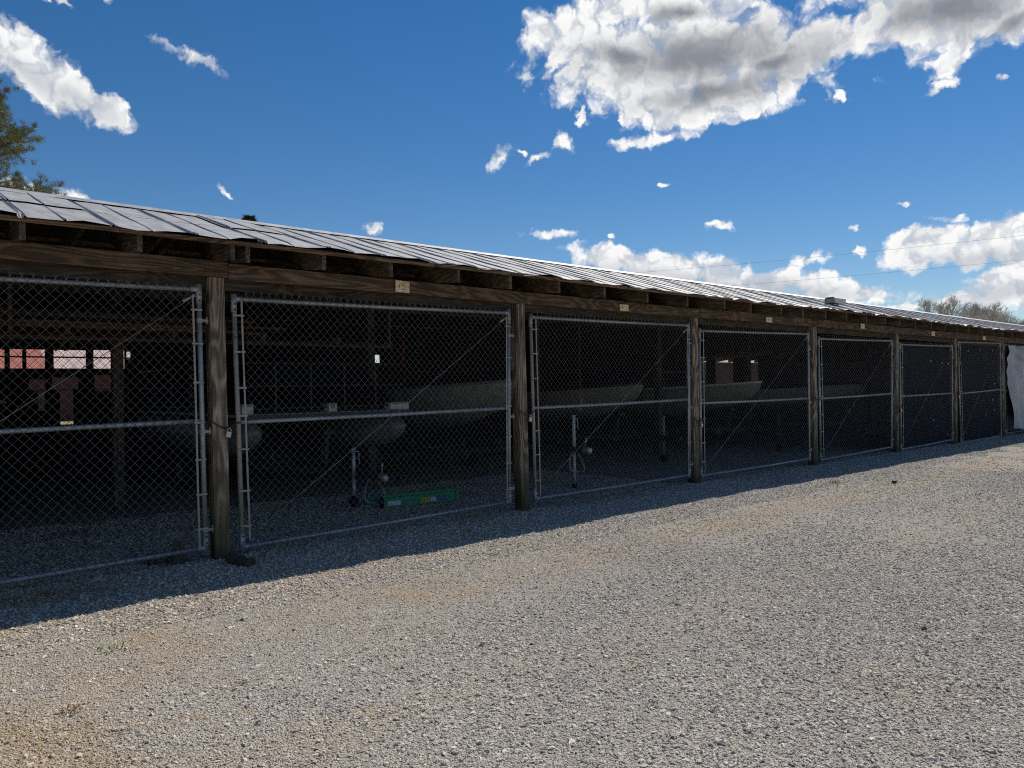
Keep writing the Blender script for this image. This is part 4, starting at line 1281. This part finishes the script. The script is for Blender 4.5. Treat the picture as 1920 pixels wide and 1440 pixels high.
# yellow hook and red strap hanging from the rafters
hk = MB().tube([(6.25, 1.5, 3.2), (6.25, 1.5, 1.33)], 0.003, 4)
hk.tube([(6.25, 1.5, 1.34), (6.27, 1.5, 1.30), (6.24, 1.5, 1.25), (6.21, 1.5, 1.22), (6.24, 1.5, 1.17), (6.27, 1.5, 1.20)], 0.018, 6)
tag(hk.build('hanging_hook', M['yellow']), 'yellow hook hanging on a thin line behind the third gate', 'hook')
rs = MB().tube([(3.95, 3.2, 3.1), (3.97, 3.2, 2.32), (3.98, 3.2, 2.20), (3.93, 3.2, 2.05), (3.97, 3.2, 1.98)], [0.004, 0.006, 0.018, 0.02, 0.012], 6)
tag(rs.build('hanging_strap', M['red_rope']), 'short red strap hanging from the rafters behind the second gate', 'strap')

# ------------------------------------------------------------------ green folding ladder on the gravel floor
ld = thing('step_ladder', 'green fibreglass folding ladder lying on the gravel behind the second gate', 'ladder', (3.0, 1.4, 0.0))
def rail(ax, ay, bx, by, z0, hgt, name='rail'):
    r_ = MB().beam((ax, ay, z0 + hgt / 2), (bx, by, z0 + hgt / 2), 0.012, hgt, 0.003)
    r_.beam((ax, ay + 0.014, z0 + hgt - 0.006), (bx, by + 0.014, z0 + hgt - 0.006), 0.030, 0.010, 0.002)
    r_.beam((ax, ay + 0.014, z0 + 0.006), (bx, by + 0.014, z0 + 0.006), 0.030, 0.010, 0.002)
    return r_.build(name, M['green'], ld)
g0 = float(ground_height(3.0, 1.4)) + 0.012
fr_ = rail(2.515, 1.43, 3.555, 1.29, g0, 0.125)
rail(2.515, 1.475, 3.555, 1.335, g0 + 0.126, 0.035)
rail(2.50, 1.86, 3.45, 1.74, g0, 0.085)
for k in range(4):
    t = 0.1 + 0.25 * k
    MB().beam((2.515 + 1.04 * t, 1.45 - 0.14 * t, g0 + 0.06), (2.50 + 0.95 * t, 1.85 - 0.12 * t, g0 + 0.05), 0.05, 0.022, 0.003).build('tread', M['alum'], ld)
MB().box((2.49, 1.42, g0), (2.514, 1.50, g0 + 0.13)).build('foot', M['rubber'], ld)
MB().box((3.556, 1.27, g0), (3.60, 1.36, g0 + 0.13)).build('top_cap', M['green'], ld)
def on_rail(t, z, off=0.0085):
    return (2.515 + 1.04 * t, 1.43 - 0.14 * t - off, g0 + z)
def sticker(t0, t1, z0, z1, mat):
    a, b = on_rail(t0, z0), on_rail(t1, z0)
    c, d = on_rail(t1, z1), on_rail(t0, z1)
    return MB().add([a, b, c, d], [(0, 1, 2, 3)]).build('sticker', mat, fr_)
sticker(0.05, 0.22, 0.025, 0.085, M['label_white'])
sticker(0.50, 0.62, 0.028, 0.088, M['label_yellow'])
sticker(0.635, 0.715, 0.03, 0.085, M['label_white'])
for k in range(3):
    MB().tube([on_rail(0.52 + 0.035 * k, 0.040, 0.010), on_rail(0.52 + 0.035 * k, 0.076, 0.010)], 0.004, 4).build('printed_bar', M['ink'], fr_)
ov = [on_rail(0.82 + 0.095 * math.cos(t), 0.06 + 0.032 * math.sin(t)) for t in np.linspace(0, 2 * math.pi, 25)[:-1]]
MB().add(ov, [tuple(range(24))]).build('sticker', M['label_blue'], fr_)
for k in range(6):
    t = 0.755 + 0.024 * k
    MB().tube([on_rail(t, 0.048, 0.010), on_rail(t + 0.008, 0.072, 0.010), on_rail(t + 0.014, 0.050, 0.010)], 0.0028, 4).build('printed_letter', M['label_white'], fr_)
for (t0, z0, t1, z1) in ((0.30, 0.035, 0.46, 0.045), (0.33, 0.08, 0.44, 0.115)):
    MB().tube([on_rail(t0, z0, 0.014), on_rail(t1, z1, 0.014)], 0.004, 5).build('spreader_bar', M['zinc'], ld)

# ------------------------------------------------------------------ small things on the ground
lg = MB()
r_ = random.Random(9)
lp_ = []
for k in range(9):
    t = k / 8
    lp_.append((-0.06 + 0.07 * t + 0.006 * r_.uniform(-1, 1), -0.19 - 0.33 * t, 0.042 + 0.006 * r_.uniform(-1, 1)))
lg.tube(lp_, [0.042 + 0.007 * math.sin(k * 1.7) + r_.uniform(-0.004, 0.004) for k in range(9)], 14)
for i_, p_ in enumerate(lg.v):
    lg.v[i_] = (p_[0] + r_.uniform(-0.005, 0.005), p_[1] + r_.uniform(-0.006, 0.006), p_[2] + r_.uniform(-0.005, 0.005))
tag(lg.build('log', M['bark']), 'short dark log lying at the foot of the nearest post', 'log')
blk = MB().beam((-0.42, 0.12, -0.02), (-0.40, 0.12, 0.20), 0.09, 0.04, 0.006, up=(0, 1, 0))
blk.beam((-0.62, 0.30, 0.03), (-0.34, 0.26, 0.035), 0.14, 0.09, 0.006)
tag(blk.build('wood_offcut', M['inner_post']), 'weathered wood offcuts leaning inside the nearest gate by the post', 'wood block')


def tuft(name, label, cat, x, y, mat, n, h, spread, flat=0.4):
    g = float(ground_height(x, y))
    mb = MB()
    r_ = random.Random(int(x * 100) + 7)
    for k in range(n):
        a = r_.uniform(0, 6.283)
        L = h * r_.uniform(0.5, 1.0)
        bx, by = x + r_.uniform(-1, 1) * spread * 0.35, y + r_.uniform(-1, 1) * spread * 0.35
        tx, ty = bx + math.cos(a) * L * r_.uniform(flat, 1.2), by + math.sin(a) * L * r_.uniform(flat, 1.2)
        w = 0.0018 + 0.002 * r_.random()
        px, py = -math.sin(a) * w, math.cos(a) * w
        mx, my, mz = (bx + tx) / 2, (by + ty) / 2, g + L * 0.65
        mb.add([(bx - px, by - py, g - 0.005), (bx + px, by + py, g - 0.005), (mx + px, my + py, mz), (mx - px, my - py, mz), (tx, ty, g + L * r_.uniform(0.3, 0.9))], [(0, 1, 2, 3), (3, 2, 4)])
    return tag(mb.build(name, mat), label, cat)


tuft('weed', 'small green weed growing in the gravel at lower left', 'weed', -1.41, -2.04, M['weed'], 26, 0.045, 0.26, 0.9)
tuft('weed', 'tiny green weed in the sunlit gravel near the shadow edge', 'weed', 0.05, -1.5, M['weed'], 12, 0.035, 0.1)
tuft('dry_grass_tuft', 'straw coloured grass tuft in the gravel at lower left', 'grass tuft', -1.79, -2.86, M['straw'], 30, 0.035, 0.16, 0.9)
tuft('dry_leaf_clump', 'brown clump of dry leaves on the drive beyond the shadow', 'leaf clump', 8.71, -1.48, M['straw'], 46, 0.07, 0.22)
rk = MB()
c = Vector((9.31, -2.14, float(ground_height(9.31, -2.14)) + 0.03))
bm = bmesh.new()
bmesh.ops.create_icosphere(bm, subdivisions=2, radius=0.038)
for vv in bm.verts:
    vv.co *= 1 + 0.25 * math.sin(vv.co.x * 60 + vv.co.y * 45) * math.cos(vv.co.z * 50)
    vv.co.z *= 0.7
rk.add([v_.co + c for v_ in bm.verts], [[q.index for q in f_.verts] for f_ in bm.faces])
bm.free()
tag(rk.build('rock', M['steel_dark']), 'single dark rock lying alone on the far part of the drive', 'rock')

# pine straw littered in the shade in front of the nearest gate
ps = MB()
r_ = random.Random(3)
for k in range(2600):
    x, y = r_.gauss(-1.5, 0.35), r_.gauss(-0.35, 0.16)
    if k >= 900:
        x, y = r_.choice((0.6, 1.6, 2.9, 4.3, 4.9, 5.6, 6.6, 8.3, 9.6)) + r_.gauss(0, 0.3), r_.gauss(-0.12, 0.10)
    a = r_.uniform(0, 3.14)
    L = r_.uniform(0.04, 0.09)
    g = float(ground_height(x, y)) + r_.uniform(0.012, 0.025)
    dx_, dy_ = math.cos(a) * L, math.sin(a) * L
    px, py = -math.sin(a) * 0.0016, math.cos(a) * 0.0016
    ps.add([(x - px, y - py, g), (x + px, y + py, g), (x + dx_ + px, y + dy_ + py, g + 0.004), (x + dx_ - px, y + dy_ - py, g + 0.004)], [(0, 1, 2, 3)])
tag(ps.build('pine_straw', M['straw'], kind='stuff'), 'brown pine straw littered in the shade along the gate bottoms', 'pine straw')

# ------------------------------------------------------------------ red-roofed buildings behind
def red_barn(label, x0, x1, y, eave, ridge, depth, pale=None, wall='red_wall', roof='red_roof'):
    b = thing('red_building', label, 'building', ((x0 + x1) / 2, y, 0))
    MB().box((x0, y, -0.2), (x1, y + depth, eave)).build('wall', M[wall], b)
    v = [(x0 - 0.5, y - 0.6, eave - 0.05), (x1 + 0.5, y - 0.6, eave - 0.05), (x1 + 0.5, y + depth / 2, ridge), (x0 - 0.5, y + depth / 2, ridge), (x0 - 0.5, y + depth + 0.6, eave - 0.05), (x1 + 0.5, y + depth + 0.6, eave - 0.05)]
    v2 = [(p[0], p[1], p[2] + 0.1) for p in v]
    MB().add(v + v2, [(6, 7, 8, 9), (9, 8, 11, 10), (0, 3, 2, 1), (3, 4, 5, 2), (0, 1, 7, 6), (4, 10, 11, 5), (0, 6, 9, 3), (3, 9, 10, 4), (1, 2, 8, 7), (2, 5, 11, 8)]).build('roof', M[roof], b)
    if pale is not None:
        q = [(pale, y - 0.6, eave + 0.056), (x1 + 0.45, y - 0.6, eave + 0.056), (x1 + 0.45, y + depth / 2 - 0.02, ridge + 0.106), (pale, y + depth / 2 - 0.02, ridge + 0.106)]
        MB().add(q, [(0, 1, 2, 3)]).build('sun_sheen_panel', M['sheen_roof'], b)  # sunlit sheen painted as a paler panel over the red roof
    x = x0 + 1.5
    while x < x1 - 3:
        MB().box((x, y - 0.03, 0), (x + 2.2, y - 0.005, 2.1)).build('door', M[wall], b)
        x += 3.6
    return b


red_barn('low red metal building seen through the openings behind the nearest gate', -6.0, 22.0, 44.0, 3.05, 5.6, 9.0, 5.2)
red_barn('maroon building with a tan roof glimpsed through openings behind the fourth gate', 48.0, 100.0, 42.0, 4.0, 6.6, 10.0, None, 'maroon_wall', 'tan_roof')

# ------------------------------------------------------------------ trees
def limb(mb, p0, d, L, r0, r1, segs, bend, rnd, n=6):
    pts = [Vector(p0)]
    dd = Vector(d).normalized()
    for k in range(segs):
        dd = (dd + Vector((rnd.gauss(0, bend), rnd.gauss(0, bend), rnd.gauss(0, bend) + 0.02))).normalized()
        pts.append(pts[-1] + dd * (L / segs))
    mb.tube(pts, [r0 + (r1 - r0) * k / segs for k in range(segs + 1)], n, cap=False)
    return pts, dd


def pine(label, x, y, h, lean, seed):
    rnd = random.Random(seed)
    t = thing('pine_tree', label, 'tree', (x, y, 0))
    tr = MB()
    pts = [(x + lean * k / 8 + rnd.gauss(0, 0.05), y + rnd.gauss(0, 0.05), h * k / 8 - 0.3) for k in range(9)]
    tr.tube(pts, [0.28 * (1 - 0.1 * k) for k in range(9)], 10)
    cr = MB()
    needle = MB()
    def tuft_(p, d):
        for q in range(40):
            a = Vector((rnd.gauss(0, 1), rnd.gauss(0, 1), rnd.gauss(0, 1))).normalized()
            a = (a + d * 0.9).normalized()
            L = rnd.uniform(0.16, 0.26)
            s = a.cross(Vector((rnd.random(), rnd.random(), rnd.random()))).normalized() * 0.0075
            b0 = p + Vector((rnd.gauss(0, 0.05), rnd.gauss(0, 0.05), rnd.gauss(0, 0.05)))
            needle.add([b0 - s, b0 + s, b0 + a * L], [(0, 1, 2)])
    nb = 34
    for k in range(nb):
        tt = 0.50 + 0.5 * k / nb
        base = Vector(pts[0]).lerp(Vector(pts[-1]), tt)
        az_ = k * 2.4 + rnd.uniform(-0.4, 0.4)
        el_ = rnd.uniform(-0.05, 0.5) + 0.6 * max(0, tt - 0.8)
        L = (4.6 * (1 - tt) ** 0.55 + 0.9) * rnd.uniform(0.75, 1.1)
        d = Vector((math.cos(az_) * math.cos(el_), math.sin(az_) * math.cos(el_), math.sin(el_)))
        bp, dd = limb(tr, base, d, L, 0.075, 0.02, 6, 0.12, rnd)
        for q in range(2, 7):
            for s in range(3 if q < 4 else 4):
                d2 = (dd + Vector((rnd.gauss(0, 0.7), rnd.gauss(0, 0.7), rnd.gauss(0.15, 0.5)))).normalized()
                sp2, d3 = limb(tr, bp[q], d2, rnd.uniform(0.5, 1.15), 0.018, 0.007, 3, 0.22, rnd, 4)
                for w in (1, 2, 3):
                    tuft_(sp2[w], d3)
                    if w > 1:
                        e = sp2[w] + Vector((rnd.gauss(0, 0.16), rnd.gauss(0, 0.16), rnd.gauss(0.03, 0.12)))
                        tuft_(e, d3)
    tr.build('trunk', M['pine_bark'], t)
    needle.build('crown', M['needle'], t)
    return t


pine('tall pine tree rising above the roof at the left photo edge', -0.45, 30.0, 13.9, 0.4, 5)


def cedar(label, x, y, h, seed):
    rnd = random.Random(seed)
    t = thing('cedar_tree', label, 'tree', (x, y, 0))
    MB().tube([(x, y, -0.2), (x + 0.05, y, h * 0.5), (x, y, h * 0.96)], [0.16, 0.09, 0.015], 8).build('trunk', M['pine_bark'], t)
    cr = MB()
    for k in range(5200):
        tt = rnd.random() ** 0.7
        z = h * (0.25 + 0.75 * tt)
        rr = (1 - tt) ** 0.55 * 1.5 * (0.85 + 0.15 * math.sin(tt * 25 + rnd.random())) + 0.03
        a = rnd.uniform(0, 6.283)
        q = rr * rnd.random() ** 0.4
        p = Vector((x + math.cos(a) * q, y + math.sin(a) * q, z))
        d = Vector((math.cos(a), math.sin(a), rnd.uniform(0.1, 1.0))).normalized()
        L = rnd.uniform(0.12, 0.26)
        s = d.cross(Vector((rnd.random(), rnd.random(), rnd.random()))).normalized() * 0.035
        cr.add([p - s, p + s, p + d * L], [(0, 1, 2)])
    cr.build('crown', M['cedar'], t)


cedar('dark evergreen tip just showing above the roof ridge', 10.0, 25.0, 9.15, 2)


def bare_tree_mesh(seed, h):
    rnd = random.Random(seed)
    mb = MB()
    tw = MB()
    def grow(p, d, L, r, depth):
        if depth == 0:
            for q in range(3):
                dd = (Vector(d) + Vector((rnd.gauss(0, 0.5), rnd.gauss(0, 0.5), rnd.gauss(0.1, 0.4)))).normalized()
                e = p + dd * rnd.uniform(0.25, 0.6)
                s_ = dd.cross(Vector((0.3, 0.7, 0.2))).normalized() * 0.009
                tw.add([p - s_, p + s_, e], [(0, 1, 2)])
            return
        tgt = mb if depth >= 4 else tw
        pts, dd = limb(tgt, p, d, L, r, r * 0.62, 3 if depth > 2 else 2, 0.10 if depth > 4 else 0.16, rnd, 5 if depth > 4 else 3)
        nb = 2 if depth > 5 else 3
        for k in range(nb):
            a = rnd.uniform(0, 6.283)
            sp = rnd.uniform(0.35, 0.75)
            perp = dd.cross(Vector((math.cos(a), math.sin(a), 0.3))).normalized()
            nd = (dd + perp * sp + Vector((0, 0, 0.10))).normalized()
            st_ = pts[-1] if k < 2 else pts[-2]
            grow(st_, nd, L * rnd.uniform(0.64, 0.82), max(r * 0.6, 0.020), depth - 1)
    grow(Vector((0, 0, -0.3)), Vector((0, 0, 1)), h * 0.23, 0.17, 8)
    return mb, tw


variants = []
for sd_ in range(4):
    a, b = bare_tree_mesh(20 + sd_, 12.0)
    ma, mb_ = a.mesh('trunk'), b.mesh('crown')
    ma.materials.append(M['grey_bark'])
    mb_.materials.append(M['grey_bark'])
    variants.append((ma, mb_))
TREES = [(79.0, 27.0, 0.62, 'leftmost and lowest bare tree above the far roof'), (86.5, 29.0, 0.80, 'bare tree second from the left above the far roof'), (98.0, 30.0, 0.98, 'bare tree with the tall rounded crown above the far roof'),
         (107.0, 33.0, 0.90, 'bare tree just right of the tall rounded one'), (112.0, 30.0, 1.02, 'broad bare tree in the middle of the far group'), (122.0, 31.0, 0.92, 'bare tree right of the broad one in the far group'), (130.0, 29.0, 0.98, 'bare tree second from the right photo edge'), (140.0, 30.0, 1.0, 'bare tree at the right photo edge'), (150.0, 34.0, 1.0, 'bare tree half outside the right photo edge')]
for i, (x, y, s, lab) in enumerate(TREES):
    t = thing('bare_tree', lab, 'tree', (x, y, 0), 'bare trees beyond the far end of the roof')
    ma, mb_ = variants[i % 4]
    for nm, me_ in (('trunk', ma), ('crown', mb_)):
        inst(nm, me_, t, (x, y, 0), (0, 0, i * 1.3), (s * 1.45, s * 1.45, s * 1.42))

# ------------------------------------------------------------------ power lines far behind the shed
def utility_pole(label, x, y, h):
    p = thing('utility_pole', label, 'pole', (x, y, 0), 'utility poles')
    MB().tube([(x, y, -0.5), (x, y, h)], [0.17, 0.11], 10).build('pole', M['grey_bark'], p, True)
    MB().beam((x - 0.9, y, h - 0.5), (x + 0.9, y, h - 0.5), 0.10, 0.12, 0.01).build('crossarm', M['grey_bark'], p)
    for s in (-0.8, 0.8):
        MB().tube([(x + s, y, h - 0.44), (x + s, y, h - 0.26)], 0.05, 8).build('insulator', M['zinc'], p)


utility_pole('utility pole standing past the right photo edge', 53.7, 4.06, 10.95)
utility_pole('utility pole hidden behind the middle of the roof', 38.0, 37.3, 10.4)
POWER = [('upper power line crossing the clouds at right', (53.7, 4.06, 10.70), (38.0, 37.3, 10.18), 0.25),
         ('lower power line crossing the sky at right', (53.6, 4.0, 9.16), (37.9, 37.3, 8.68), 0.25)]
for (lab, A, B, dip) in POWER:
    A, B = Vector(A), Vector(B)
    pts = [A.lerp(B, t) + Vector((0, 0, -dip * 4 * t * (1 - t))) for t in np.linspace(0, 1, 25)]
    tag(MB().tube(pts, 0.007, 5).build('power_line', M['steel_dark']), lab, 'power line', 'power lines behind the shed')
